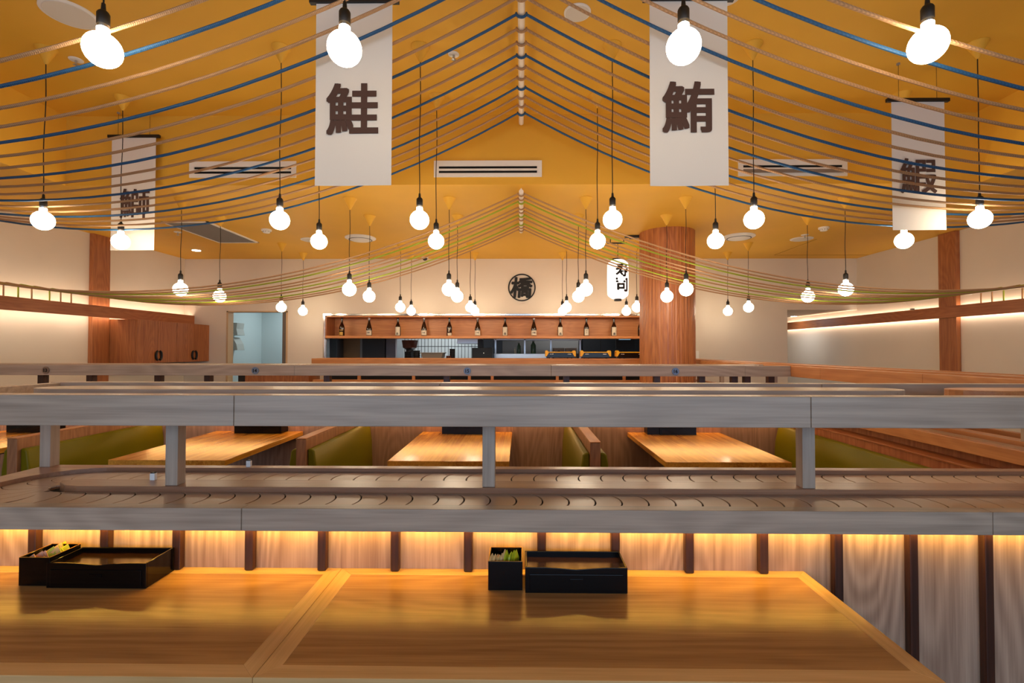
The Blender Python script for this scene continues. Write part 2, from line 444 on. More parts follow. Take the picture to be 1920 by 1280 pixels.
# wall timber: columns and the lit horizontal beams
for sgn, side in ((-1, 'left'), (1, 'right')):
    X = XL if sgn < 0 else XR
    t = thing('timber_column', 'reddish timber column on the %s wall, crossed by the beam' % side, 'column', (X, 6.3, 0))
    MB().box(X, X-sgn*.055, (6.21 if sgn < 0 else 6.13), (6.47 if sgn < 0 else 6.385), 0, ZL).build('shaft', 'cedar', t, bevel=.003)
    y1 = 8.0 if sgn < 0 else 10.1
    xb = (-5.40 if sgn < 0 else 5.385)
    t = thing('wall_beam', 'long horizontal timber beam glowing above and below on the %s wall' % side, 'beam', (xb, 3, 1.84))
    MB().box(xb, xb-sgn*-.035, -1, y1, 1.845, 1.99).build('board', 'cedar_y', t, bevel=.002)
    br = MB()
    y = -.5
    while y < y1-.3:
        br.box(xb+sgn*.035, X, y, y+.03, 1.90, 1.93); y += 1.13
    br.build('bracket', 'grey', t)
    MB().box(xb+sgn*.045, xb+sgn*.065, -1, y1-.02, 1.955, 1.965).build('led_strip', 'led_warm', t)
    MB().box(xb+sgn*.045, xb+sgn*.065, -1, y1-.02, 1.865, 1.875).build('led_strip', 'led_warm', t)

# ------------------------------------------------------------------ conveyors
ZB0, ZB1 = .939, 1.000      # lower beam
ZT0, ZT1 = 1.222, 1.306     # upper beam
def beam(parent, name, segs, y0, y1, z0, z1, m='beam'):
    for i in range(len(segs)-1):
        MB().box(segs[i]+.0008, segs[i+1]-.0008, y0, y1, z0, z1).build(name, m, parent, bevel=.002)

# --- the near conveyor
NX0, NX1 = -1.755, 2.137
con = thing('sushi_conveyor', 'nearest two-tier sushi conveyor with grey timber beams and crescent belt', 'conveyor', (0, 1.56, 0))
beam(con, 'lower_beam', (NX0, -.758, 1.257, NX1), 1.322, 1.361, ZB0, ZB1)
beam(con, 'upper_beam', (NX0, -.782, .779, NX1), 1.322, 1.372, ZT0, ZT1)
MB().box(NX0, NX1, 1.361, 1.80, .939, .952).build('under_board', 'beam', con)
MB().box(NX0, 2.135, 1.76, 1.80, .952, 1.0025).build('rear_rim', 'deck', con, bevel=.002)
YC, RB = 1.5605, .1995; XC = -1.475
cp = [(NX0, 1.361), (XC+.02, 1.361)]
pts = [(NX0, 1.361)]
arc = [(XC+RB*math.cos(a), YC+RB*math.sin(a)) for a in [PI*1.5-PI*i/24 for i in range(25)]]
pts = [(NX0, 1.361)] + arc + [(XC, 1.7598), (NX0, 1.7598)]
MB().prism(pts, .952, 1.0022).build('end_rim', 'deck', con, bevel=.0015)
MB().box(NX0+.02, 2.135, 1.361, 1.76, .952, .978).build('belt_pan', 'darkgap', con)
# island between the two lanes, tapered end
isl = [(-1.465, 1.585), (-1.49, 1.575), (-1.475, 1.552), (-1.43, 1.520), (-1.38, 1.507), (2.135, 1.507), (2.135, 1.592), (-1.44, 1.592)]
MB().prism(isl, .978, 1.0056).build('island', 'deck', con, bevel=.002)
# crescent plates
def plate(w, pitch, gap=.0042, r=.088, t=.005, flip=1):
    """outline of a crescent plate, front convex towards +x*flip"""
    n = 14; P = []
    def cv(v): return .050*math.sqrt(max(0, 1-(v/(w*1.01))**2))-.040
    for i in range(n+1):
        v = w*math.sin(-PI/2+PI*i/n); P.append((flip*(cv(v)+pitch/2-gap/2), v))
    for i in range(n+1):
        v = w*math.sin(PI/2-PI*i/n); P.append((flip*(cv(v)-pitch/2+gap/2), v))
    return P
PITCH = .0766
def plates_row(xs, yc, w, flip, parent, z=.984):
    first = None
    for x in xs:
        if first is None:
            mb = MB().prism([(x+a, yc+b_) for a, b_ in (plate(w, PITCH, flip=flip) if flip > 0 else plate(w, PITCH, flip=flip)[::-1])], z, z+.005)
            first = mb.build('belt_plate', 'belt', parent, origin=(x, yc, z), bevel=.0008, seg=1); x0 = x; l0 = first.location.copy()
        else:
            o = first.copy(); C.objects.link(o); o.parent = parent; o.location = l0+Vector((x-x0, 0, 0))
nl = (1.361+1.507)/2; nw = (1.507-1.361)/2-.003
fl_ = (1.592+1.76)/2; fw = (1.76-1.592)/2-.003
plates_row([-1.44+PITCH*i for i in range(46)], nl, nw, 1, con)
plates_row([-1.44+PITCH*i for i in range(46)], fl_, fw-.003, -1, con)
bp_ = [(XC+.196*math.cos(a), YC+.196*math.sin(a)) for a in [PI/2+PI*i/24 for i in range(25)]]
bq_ = [(XC+.030*math.cos(a), YC+.030*math.sin(a)) for a in [PI/2+PI*i/24 for i in range(25)]]
bpm = MB().prism(bp_+bq_[::-1], .9785, .9825); bpm.box(XC, XC+.10, 1.365, 1.507, .9785, .9825); bpm.box(XC, XC+.10, 1.592, 1.756, .9785, .9825)
bpm.build('bend_pan', 'deck', con)
# plates on the bend: wedges swept round the end
mb0 = None
nb = 7
for i in range(nb):
    a0 = PI/2+.05+(PI-.08)*i/nb; a1 = PI/2+.05+(PI-.08)*(i+1)/nb-.018
    P = []
    ri, ro = .034, .196
    for j in range(7):
        u = j/6; r_ = ri+(ro-ri)*u; sw = -.20+.27*math.sin(PI*u)
        P.append((XC+r_*math.cos(a0+sw), YC+r_*math.sin(a0+sw)))
    Q = []
    for j in range(7):
        u = j/6; r_ = ri+(ro-ri)*u; sw = -.20+.27*math.sin(PI*u)
        Q.append((XC+r_*math.cos(a1+sw), YC+r_*math.sin(a1+sw)))
    MB().prism(P+Q[::-1], .9834, .9884).build('belt_plate', 'belt', con, bevel=.0008, seg=1)
# posts
for x in (-1.092, -.100, .886, 1.88):
    MB().box(x-.0195, x+.0195, 1.518, 1.556, 1.0056, 1.27).build('post', 'post', con, bevel=.0015)
MB().box(-1.752, -1.713, 1.762, 1.80, 1.0025, 1.27).build('post', 'post', con, bevel=.0015)
# upper deck: rear rim, islands with rounded ends, end rim
beam(con, 'upper_rear_rim', (NX0, -.3, 1.1, 2.135), 1.80, 1.85, 1.267, 1.308)
MB().box(NX0, NX0+.04, 1.372, 1.80, 1.267, 1.306).build('upper_end_rim', 'beam', con, bevel=.002)
def rounded(x0, x1, y0, y1, left=True, right=True, n=12):
    r = (y1-y0)/2; P = []
    if left: P += [(x0+r*1.6-1.6*r*math.sin(a), (y0+y1)/2+r*math.cos(a)) for a in [PI*i/n for i in range(n+1)]]
    else: P += [(x0, y1), (x0, y0)]
    if right: P += [(x1-1.6*r+1.6*r*math.sin(a), (y0+y1)/2-r*math.cos(a)) for a in [PI*i/n for i in range(n+1)]]
    else: P += [(x1, y0), (x1, y1)]
    return P
MB().prism(rounded(-1.57, 1.215, 1.507, 1.645), 1.245, 1.307).build('upper_island', 'beam', con, bevel=.002)
MB().prism(rounded(1.365, NX1, 1.507, 1.645, right=False), 1.245, 1.307).build('upper_island', 'beam_y', con, bevel=.002)
MB().box(NX0+.04, 1.2, 1.372, 1.80, 1.236, 1.244).build('upper_floor', 'deck', con)
# panelled front below, battens, LED strip, screw knob
MB().box(NX0, NX1, 1.527, 1.545, 0, .939).build('front_panel', 'panel', con)
MB().box(NX0, 2.135, 1.775, 1.793, 0, .939).build('rear_panel', 'panel_pink', con)
for i in range(-8, 12):
    x = .064+.2255*i
    if x < NX0+.02 or x > 2.1: continue
    z0 = .7505 if x < .80 else 0.0
    MB().box(x-.0135, x+.0135, 1.503, 1.527, z0, .939).build('batten', 'walnut', con, bevel=.004)
MB().box(NX0, NX1, 1.488, 1.500, .889, .895).build('led_strip', 'led_amber', con)
lc = MB(); lc.box(NX0, NX1, 1.478, 1.482, .8815, .939); lc.box(NX0, NX1, 1.482, 1.502, .896, .939)  # unseen lip added to keep the strip's light off the table front
lc.build('hidden_led_baffle', 'grey', con)
kb = MB().disc(1.424, 1.515, .726, .006, .012, 'Y', 16).build('knob', 'steel', con, bevel=.001)

# small white sensors standing on the conveyor
for (x, y, z, l) in ((-1.197, 1.583, 1.0056, 'small white sensor on the conveyor island beside the left post'),
                     (-.994, 1.78, 1.0025, 'small white sensor on the rear rim in front of the booth tables')):
    t = thing('belt_sensor', l, 'sensor', (x, y, z))
    MB().box(x-.008, x+.008, y-.006, y+.006, z, z+.022).build('housing', 'white', t, bevel=.001)
    MB().box(x-.006, x+.006, y-.005, y+.005, z+.022, z+.025).build('cap', 'black', t)

# --- far conveyor (with the booth numbers)
FX0 = -5.2
far = thing('sushi_conveyor', 'far timber sushi conveyor behind the booths carrying round table numbers', 'conveyor', (-1.5, 4.1, 0))
beam(far, 'lower_beam', (FX0, -1.85, .24, 2.14), 3.90, 3.94, ZB0, ZB1)
beam(far, 'upper_beam', (FX0, -1.82, .24, 1.78, 2.14), 3.90, 3.95, ZT0, ZT1)
MB().box(FX0, 2.14, 3.94, 4.38, .939, .97).build('lower_deck', 'deck', far)
MB().box(FX0, 2.14, 4.34, 4.38, .97, 1.0).build('rear_rim', 'beam', far)
MB().box(FX0, 2.14, 4.09, 4.17, .97, 1.003).build('island', 'beam', far)
MB().box(FX0, 2.14, 4.34, 4.38, 1.265, 1.306).build('upper_rear_rim', 'beam', far)
MB().prism(rounded(FX0+.1, 2.0, 4.07, 4.21), 1.25, 1.307).build('upper_island', 'beam', far)
for x in (-4.08, -3.662, -3.08, -2.655, -1.639, -.626, .382, 1.139, 1.514, 1.786, 1.892, 2.09):
    MB().box(x-.025, x+.025, 4.10, 4.15, 1.003, 1.26).build('post', 'walnut', far)
MB().box(FX0, 2.14, 3.98, 4.0, 0, .939).build('front_panel', 'panel_pink', far)
MB().box(FX0, 2.1, 3.945, 3.96, .915, .925).build('led_strip', 'led_far', far)
for bx, n_, cc, l in ((-3.835, '13', '8d7666', 'brownish round badge reading thirteen, leftmost on the far conveyor beam'),
                      (-2.134, '14', '7f8796', 'grey round badge reading fourteen on the beam below the doorway'),
                      (-.429, '15', '6e7480', 'grey round badge reading fifteen on the beam below the bottles'),
                      (1.228, '16', '737b8c', 'grey round badge reading sixteen on the beam before the pillar')):
    x = bx
    t = thing('table_number', l, 'sign', (x, 3.895, 1.262), 'booth number badges')
    MB().disc(x, 3.893, 1.262, .029, .007, 'Y', 32).build('plate', mat('badge_'+n_, cc, .35, metal=.6), t, bevel=.001)
    text(n_, .026, .0015, .03, 'inkblack', 'numeral', t, (x, 3.8925, 1.262))

# --- right hand conveyor running back to the kitchen
rc = thing('sushi_conveyor', 'orange-toned conveyor running back along the right side to the kitchen', 'conveyor', (2.38, 4.4, 0))
for y0, y1 in ((1.85, 3.2), (3.2, 3.90), (3.94, 5.85)):
    MB().box(2.14, 2.18, y0+.0008, y1-.0008, ZB0, ZB1).build('lower_beam', 'beam_y', rc, bevel=.002)
for y0, y1 in ((1.85, 2.63), (2.63, 3.52), (3.52, 3.90), (3.95, 5.85)):
    MB().box(2.14, 2.19, y0+.0008, y1-.0008, ZT0, ZT1).build('upper_beam', 'beam_y', rc, bevel=.002)
MB().box(2.18, 2.62, 1.33, 5.85, .939, .97).build('lower_deck', 'deck', rc)
MB().box(2.58, 2.62, 1.33, 7.4, .97, 1.0).build('outer_rim', 'beam_y', rc)
MB().box(2.34, 2.42, 1.80, 5.85, .97, 1.004).build('island', 'beam_y', rc)
MB().box(2.57, 2.62, 1.37, 7.4, 1.25, 1.306).build('upper_outer_rim', 'beam_y', rc)
MB().box(2.34, 2.47, 1.80, 7.4, 1.25, 1.307).build('upper_island', 'beam_y', rc)
MB().box(2.22, 2.24, 1.80, 7.4, 0, .939).build('inner_panel', 'panel_red', rc)
for y in (2.3, 3.3, 4.6, 5.8):
    MB().box(2.36, 2.40, y, y+.04, 1.004, 1.26).build('post', 'post', rc)
MB().box(2.59, 2.61, 1.34, 7.4, 0, .939).build('outer_panel', 'panel_red', rc)
MB().box(2.16, 2.59, 1.34, 1.36, 0, .939).build('end_panel', 'panel', rc)
first = None
for i in range(26):
    y = 1.92+PITCH*i
    if first is None:
        P = [(2.26-b_, y+a) for a, b_ in plate(.075, PITCH)]
        first = MB().prism(P, .978, .984).build('belt_plate', 'belt', rc, origin=(2.26, y, .978))
    else:
        o = first.copy(); C.objects.link(o); o.parent = rc; o.location = first.location+Vector((0, PITCH*i, 0))

# --- kitchen conveyor
kc = thing('sushi_conveyor', 'back sushi conveyor in front of the kitchen hatch', 'conveyor', (-.2, 7.2, 0))
beam(kc, 'lower_beam', (-3.0, -.9, .9, 2.13), 7.0, 7.04, ZB0-.2, ZB1, 'cedar_x')
beam(kc, 'upper_beam', (-3.02, -1.3, .9, 2.13), 7.0, 7.05, ZT0, ZT1, 'cedar_x')
MB().box(-3.0, 2.13, 7.04, 7.46, .94, .97).build('lower_deck', 'deck', kc)
MB().box(-3.0, 2.13, 7.42, 7.46, 1.25, 1.306).build('upper_rear_rim', 'cedar_x', kc)
MB().box(-3.0, 2.13, 7.14, 7.40, 1.29, 1.306).build('upper_island', 'cedar_x', kc)
MB().box(-3.0, 2.13, 7.1, 7.12, 0, .94).build('front_panel', 'cedar', kc)
for px in (672, 775, 880, 923, 1045, 1170):
    x = (px-977)*7.05/915
    MB().box(x-.02, x+.02, 7.05, 7.09, .97, 1.25).build('post', 'cedar_x', kc)
kr = MB(); kr.box(-2.98, 2.1, 7.41, 7.43, .97, 1.25)  # dark sheet filling the dark gap between the two tiers
kr.build('dark_gap_sheet', 'darkgap', kc)

# ------------------------------------------------------------------ near tables
def near_table(x0, x1, label, left_edge=True):
    t = thing('counter_table', label, 'table', ((x0+x1)/2, 1.27, 0))
    ya, yb, e, z0, z1 = 1.018, 1.5265, .042, .715, .75
    xl = x0+e
    MB().box(xl, x1-e, ya+e, yb-e, z0, z1-.0006).build('tabletop', 'table', t)
    def q(p, m): MB().prism(p, z0, z1).build('edge_trim', m, t, bevel=.0008, seg=1)
    q([(x0, ya), (x1, ya), (x1-e, ya+e), (x0+e, ya+e)], 'edge')
    q([(x0+e, yb-e), (x1-e, yb-e), (x1, yb), (x0, yb)], 'edge')
    q([(x1, ya), (x1, yb), (x1-e, yb-e), (x1-e, ya+e)], 'edge_y')
    q([(x0, yb), (x0, ya), (x0+e, ya+e), (x0+e, yb-e)], 'edge_y')
    for x in (x0+.25, x1-.25):
        l = MB(); l.box(x-.03, x+.03, 1.24, 1.30, .02, .715); l.box(x-.05, x+.05, 1.08, 1.46, 0, .02)
        l.build('leg', 'black', t, bevel=.003)
    return t
near_table(-.556, .872, 'nearest wooden counter table on the right, pale edge frame, boxes at its back')
near_table(-1.985, -.557, 'nearest wooden counter table on the left, cut off by the picture edge')

# ------------------------------------------------------------------ lacquer boxes
def big_box(x0, y0, z, label, w_=.286, d=.115, h=.071):
    t = thing('cutlery_box', label, 'box', (x0+w_/2, y0+d/2, z))
    x1, y1 = x0+w_, y0+d; th = .006
    zt = z+h; zs = z+h-.017
    # front wall with the shallow finger notch in the middle of its top edge
    P = [(x0, z), (x1, z), (x1, zt)]
    xm = (x0+x1)/2
    for u, dz in ((.25, 0), (.12, -.0025), (.03, -.0052), (0, -.0058), (-.03, -.0052), (-.12, -.0025), (-.25, 0)):
        P.append((xm+u*w_*1.2, zt+dz))
    P.append((x0, zt))
    bd = MB(); bd.prism_y(P, y0, y0+th)
    bd.box(x0, x1, y1-th, y1, z, zt); bd.box(x0, x0+th, y0+th, y1-th, z, zt); bd.box(x1-th, x1, y0+th, y1-th, z, zt)
    bd.box(x0+th, x1-th, y0+th, y1-th, z, z+.004)
    bd.build('body', 'lacquer', t, bevel=.0012)
    MB().box(x0+th, x1-th, y0+th, y1-th, zs-.004, zs).build('tray', 'tray', t)
    dr = MB().box(x0+.012, x1-.012, y0-.0022, y0, z+.007, z+h*.74)
    d_ = dr.build('drawer', 'lacquer', t, bevel=.0012)
    MB().box(xm-.018, xm+.018, y0-.0036, y0-.0022, z+.032, z+.041).build('pull', 'lacquer', d_, bevel=.0006)
    return t
def small_box(x0, y0, z, label, w_=.0975, d=.10, h=.081):
    t = thing('sachet_box', label, 'box', (x0+w_/2, y0+d/2, z))
    x1, y1 = x0+w_, y0+d; th = .004; zt = z+h
    bd = MB(); bd.box(x0, x1, y0, y0+th, z, zt); bd.box(x0, x1, y1-th, y1, z, zt)
    bd.box(x0, x0+th, y0+th, y1-th, z, zt); bd.box(x1-th, x1, y0+th, y1-th, z, zt); bd.box(x0+th, x1-th, y0+th, y1-th, z, z+.045)
    bd.build('body', 'lacquer', t, bevel=.001)
    rm = MB(); rm.box(x0, x1, y0, y0+.0012, zt, zt+.0008); rm.box(x0, x1, y1-.0012, y1, zt, zt+.0008)
    rm.box(x0, x0+.0012, y0, y1, zt, zt+.0008); rm.box(x1-.0012, x1, y0, y1, zt, zt+.0008)
    r = rm.build('rim', mat('amber_rim', 'b87820', .3), t); r['label'] = 'thin amber rim'
    return t
def sachet(x, y, z, m, label, lean, yaw, w_=.028, h=.062, group='sachets'):
    """pointed paper sachet, standing in a box"""
    P = [(-w_/2, 0), (w_/2, 0), (w_/2, h*.55), (w_*.1, h), (-w_*.25, h*.8), (-w_/2, h*.5)]
    mb = MB(); n = len(P)
    ca, sa = math.cos(yaw), math.sin(yaw)
    vs = []
    for s_ in (-.0012, .0012):
        for a, b_ in P:
            k = .0012 if 0 < b_ < h else 0
            xx, yy = a, s_*(1+(1.5 if b_ > 0 and b_ < h else 0))
            yy += b_*math.sin(lean*.4); xx2 = xx+b_*math.sin(lean)*.5
            vs.append((x+xx2*ca-yy*sa, y+xx2*sa+yy*ca, z+b_))
    mb.add(vs, [tuple(range(n)), tuple(range(2*n-1, n-1, -1))]+[(i, n+i, n+(i+1) % n, (i+1) % n) for i in range(n)])
    o = mb.build('sachet', m, None); tag(o, label, 'sachet', group)
    return o
# right-hand set
big_box(.0125, 1.378, .7505, 'black lacquer cutlery box on the right table, notched front and drawer')
small_box(-.0925, 1.392, .7505, 'small black sachet box left of the cutlery box on the right table')
for i in range(11):
    g = i > 5
    sachet(-.082+.0068*i, 1.405+.007*(i % 3)+.0015*i, .7965, 'green_pkt' if g else 'tan_pkt',
           '%s sachet standing in the right table box, %s from its left' % ('yellow-green' if g else 'tan', ordn[i]),
           random.uniform(-.35, .35), random.uniform(.7, 1.4), w_=.024, h=random.uniform(.046, .058),
           group='%s sachets in the right small box' % ('green' if g else 'tan'))
# left-hand set
big_box(-1.352, 1.386, .7505, 'black lacquer cutlery box on the left table, amber light inside its tray')
small_box(-1.4445, 1.398, .7505, 'small black sachet box left of the cutlery box on the left table', w_=.090)
for i in range(12):
    g = i > 3
    sachet(-1.425+.0052*(i % 9)+.006*(i//9), 1.408+.0065*i, .787, ('green_pkt' if i % 3 else 'tan_pkt') if g else 'pink_pkt',
           '%s sachet lying in the left table box, %s from the front' % (('yellow-green' if i % 3 else 'tan') if g else 'pinkish', ordn[i]),
           random.uniform(.2, .8), random.uniform(.2, 1.0), w_=.034, h=random.uniform(.046, .056),
           group='%s sachets in the left small box' % (('green' if i % 3 else 'tan') if g else 'pink'))

# ------------------------------------------------------------------ booths
def booth_table(x0, x1, label):
    t = thing('booth_table', label, 'table', ((x0+x1)/2, 3.45, 0), 'booth tables')
    MB().box(x0, x1, 2.925, 3.978, .73, .765).build('tabletop', 'butcher', t, bevel=.003)
    l = MB(); xm = (x0+x1)/2
    l.box(xm-.04, xm+.04, 3.15, 3.23, .03, .73); l.box(xm-.2, xm+.2, 3.0, 3.4, 0, .03); l.box(xm-.25, xm+.25, 3.1, 3.9, .70, .73)
    l.build('pedestal', 'black', t)
booth_table(-4.24, -3.50, 'butcher block booth table at the far left, mostly hidden')
booth_table(-2.49, -1.78, 'butcher block booth table left of centre below number 14')
booth_table(-.80, -.07, 'butcher block booth table in the centre below number 15')
booth_table(.862, 1.608, 'butcher block booth table on the right below number 16')
for (xm, nm) in ((-4.02+.10, 'far left booth table'), (-2.085, 'booth table left of centre'), (-.43, 'centre booth table'), (1.19, 'right booth table')):
    big_box(xm-.10, 3.855, .7655, 'black lacquer cutlery box standing at the back of the %s' % nm)
    small_box(xm-.195, 3.865, .7655, 'small black sachet box at the back of the %s' % nm)
def bench(xc, ends, label, cush=(-1, 1)):
    t = thing('booth_bench', label, 'bench', (xc, 3.4, 0), 'booth benches')
    y0, y1 = ends
    MB().box(xc-.03, xc+.03, y0, y1, 0, .90).build('partition', 'panel_part', t, bevel=.004)
    MB().box(xc-.031, xc+.031, y0-.001, y1, .90, .906).build('cap', 'beam_y', t, bevel=.002)
    for s_ in cush:
        a, b_ = xc+s_*.03, xc+s_*.075
        P = [(a, .45), (b_+s_*.02, .45), (b_+s_*.012, .70), (b_-s_*.005, .825), (b_-s_*.02, .84), (a, .84)]
        MB().prism_y(P if s_ > 0 else P[::-1], y0+.02, y1).build('back_cushion', 'leather', t, bevel=.010, seg=3, smooth=True)
        MB().box(a, a+s_*.38, y0+.02, y1, .38, .449).build('seat_cushion', 'leather', t, bevel=.012, seg=3)
        MB().box(a, a+s_*.35, y0+.03, y1, 0, .38).build('seat_base', 'panel_pink', t)
bench(-3.01, (2.86, 3.978), 'olive leather booth bench at the far left with grey end panel')
bench(-1.30, (2.88, 3.978), 'olive leather booth bench between the left and centre tables')
bench(.425, (2.80, 3.978), 'olive leather booth bench between the centre and right tables')
# bench against the right conveyor panel
t = thing('booth_bench', 'olive leather bench against the red panel right of the booth tables', 'bench', (2.1, 3.2, 0), 'booth benches')
MB().box(2.11, 2.2195, 1.86, 3.90, 0, .875).build('backboard', 'panel_red', t)
MB().box(2.105, 2.2195, 1.86, 3.90, .875, .887).build('cap', 'cedar_y', t, bevel=.002)
P = [(2.11, .45), (2.02, .45), (2.035, .70), (2.06, .815), (2.075, .83), (2.11, .83)]
MB().prism_y(P[::-1], 1.9, 3.95).build('back_cushion', 'leather', t, bevel=.010, seg=3, smooth=True)
MB().box(1.72, 2.06, 1.9, 3.95, .38, .449).build('seat_cushion', 'leather', t, bevel=.012, seg=3)
MB().box(1.76, 2.11, 1.9, 3.95, 0, .38).build('seat_base', 'panel_red', t)

# ------------------------------------------------------------------ round pillar, cabinet, service counter
t = thing('round_pillar', 'thick round timber-clad pillar in front of the kitchen hatch', 'pillar', (1.865, 6.25, 0))
n = 72; vs = []
ring = []
for k_ in range(n*2):
    a = 2*PI*k_/(n*2); rr = .342 if k_ % 4 else .338
    ring.append((1.865+rr*math.cos(a), 6.25+rr*math.sin(a)))
MB().prism(ring, 0, ZL).build('cladding', 'curved', t)
t = thing('wall_cabinet', 'reddish timber wall cabinet under the left beam with black half-moon handles', 'cabinet', (-5.2, 7.2, 1.24))
MB().box(-5.55, -5.17, 6.48, 7.99, 1.24, 1.835).build('body', 'cedar', t, bevel=.002)
for i in range(2):
    y0 = 6.485+i*.757; 
    for j in range(2):
        ya = y0+j*.378
        d_ = MB().box(-5.17, -5.15, ya+.002, ya+.376, 1.243, 1.832).build('door', 'cedar', t, bevel=.001)
        # half-moon handle near the meeting edge
        ym = ya+.378-.035 if j == 0 else ya+.035
        s_ = -1 if j == 0 else 1
        path = [(-5.135, ym+s_*.03*math.sin(PI*q/8)-s_*.012, 1.345+.06*math.cos(PI*q/8)) for q in range(9)]
        MB().tube(path, .015, 8).build('handle', 'black', d_, smooth=True)
t = thing('service_counter', 'low reddish service cabinet against the back wall beside the doorway', 'cabinet', (-3.5, 7.2, 0))
MB().box(-3.98, -3.06, 7.0, 7.4, .03, 1.08).build('body', 'cedar', t, bevel=.002)
MB().box(-4.0, -3.05, 6.98, 7.41, 1.08, 1.10).build('top', 'cedar_x', t, bevel=.002)
MB().box(-3.95, -3.1, 7.03, 7.38, 0, .03).build('plinth', 'black', t)
t = thing('card_terminal', 'small black device standing left of the low service cabinet', 'device', (-4.07, 7.2, 0))
MB().box(-4.14, -4.02, 7.1, 7.3, 0, 1.09).build('body', 'black', t, bevel=.004)
MB().box(-4.135, -4.025, 7.12, 7.28, 1.09, 1.10).build('screen', 'lacquer', t)

# ------------------------------------------------------------------ hatch: frame, shelf, bottles
t = thing('hatch_frame', 'polished metal frame around the kitchen hatch', 'frame', (0, 7.99, HZ0))
k = MB(); k.box(HX0-.03, HX0+.0, 7.985, 8.0, HZ0, HZ1+.025); k.box(HX0, HX1, 7.985, 8.0, HZ1-.005, HZ1+.025)
k.build('trim', 'chrome', t, bevel=.002)
MB().box(HX0, HX0+.02, 8.0, 8.14, HZ0, HZ1-.4).build('jamb', 'steel', t)
MB().box(HX0, HX1, 8.0, 8.14, HZ0, HZ0+.01).build('sill', 'steel', t)
t = thing('bottle_shelf', 'orange timber box shelf holding sake bottles above the hatch', 'shelf', (-.35, 8.2, 1.62))
MB().box(HX0+.002, HX1, 8.36, 8.38, 1.62, HZ1-.01).build('back_board', 'cedar_x', t)
MB().box(HX0+.002, HX1, 8.0, 8.36, 1.62, 1.662).build('shelf_board', 'cedar_x', t, bevel=.001)
MB().box(HX0+.002, HX0+.02, 8.0, 8.36, 1.662, HZ1-.01).build('side_board', 'cedar', t)
MB().box(HX0+.002, HX1, 8.0, 8.36, HZ1-.03, HZ1-.01).build('top_board', 'cedar_x', t)
def bottle(x, kind, label):
    y, z = 8.16, 1.6625
    t = thing('sake_bottle', label, 'bottle', (x, y, z), 'sake bottles on the hatch shelf')
    prof = [(.034, z), (.036, z+.004), (.036, z+.135), (.034, z+.155), (.026, z+.185), (.017, z+.21), (.0135, z+.235), (.013, z+.272), (.015, z+.274), (.015, z+.280)]
    if kind == 'white': prof = [(.036, z), (.038, z+.004), (.038, z+.115), (.035, z+.14), (.024, z+.19), (.016, z+.225), (.0135, z+.25), (.013, z+.274), (.015, z+.276), (.015, z+.280)]
    prof = [(a*1.24, b_) for a, b_ in prof]
    MB().lathe(x, y, prof, 24).build('glass', 'glass_dark', t, smooth=True)
    cap = MB().lathe(x, y, [(.019, z+.280), (.019, z+.302), (.015, z+.304)], 16)
    cap.build('cap', 'white' if kind == 'white' else 'black', t, smooth=True)
    rl = (.0388 if kind == 'white' else .0367)*1.24
    def lab(z0, z1, m, a0=-1.2, a1=1.2, r=rl):
        vs = []; fs = []; nn = 14
        for zz in (z0, z1):
            for i in range(nn+1):
                a = a0+(a1-a0)*i/nn; vs.append((x+r*math.sin(a), y-r*math.cos(a), zz))
        for i in range(nn): fs.append((i, i+1, nn+2+i, nn+1+i))
        nb_ = len(vs)
        for zz in (z0, z1):
            for i in range(nn+1):
                a = a0+(a1-a0)*i/nn; vs.append((x+(r-.0006)*math.sin(a), y-(r-.0006)*math.cos(a), zz))
        for i in range(nn): fs.append((nb_+i+1, nb_+i, nb_+nn+1+i, nb_+nn+2+i))
        fs += [(0, nb_, nb_+1, 1)]
        return MB().add(vs, fs).build('label', m, t, smooth=True)
    if kind == 'white':
        lb = lab(z+.012, z+.092, 'label')
        text('吟醸', .022, .0006, .01, 'inkblack', 'lettering', lb, (x, y-rl-.0002, z+.055), bend=rl)
    elif kind == 'gold':
        lb = lab(z+.012, z+.068, 'gold', -.7, .7); text('一', .006, .0006, .02, 'inkblack', 'lettering', lb, (x, y-rl-.0002, z+.045), bend=rl)
        lab(z+.09, z+.104, 'gold', -.7, .7)
    elif kind == 'thin':
        lb = lab(z+.012, z+.118, 'label', -.85, .85)
        for q, ch in enumerate('大吟'): text(ch, .022, .0006, .01, 'inkblack', 'lettering', lb, (x, y-rl-.0002, z+.088-.034*q), bend=rl)
    elif kind == 'half':
        lb = lab(z+.010, z+.052, 'label', -.5, 1.1)
        for q, ch in enumerate('福緑'): text(ch, .028, .0006, .02, 'label', 'lettering', t, (x, y-rl-.0002, z+.118-.034*q), bend=rl)
    else:
        lb = lab(z+.010, z+.150, 'label', -1.0, 1.0)
        for q, ch in enumerate('一品'): text(ch, .036 if q else .008, .0006, .03, 'inkblack', 'lettering', lb, (x, y-rl-.0002, z+.085-.045*q), bend=rl)
for px, kd, l in ((-3.01, 'gold', 'dark sake bottle with gold label, leftmost on the hatch shelf'),
                 (-2.551, 'white', 'sake bottle with low white label, second from the left on the shelf'),
                 (-2.066, 'full', 'sake bottle with tall white label, third from the left on the shelf'),
                 (-1.627, 'white', 'sake bottle with low white label, fourth from the left on the shelf'),
                 (-1.202, 'half', 'dark sake bottle with white writing and half label, fifth from left'),
                 (-0.727, 'white', 'sake bottle with low white label, sixth from the left on the shelf'),
                 (-0.267, 'full', 'sake bottle with tall bold label, seventh from the left on the shelf'),
                 (0.214, 'white', 'sake bottle with low white label, fourth from the right near the pillar side'),
                 (0.655, 'full', 'sake bottle with tall bold label, third from right below the bulbs'),
                 (1.091, 'thin', 'brown sake bottle with narrow cream label, second clear one from the pillar'),
                 (1.549, 'full', 'sake bottle with tall bold label, next to the round pillar')):
    bottle(px, kd, l)
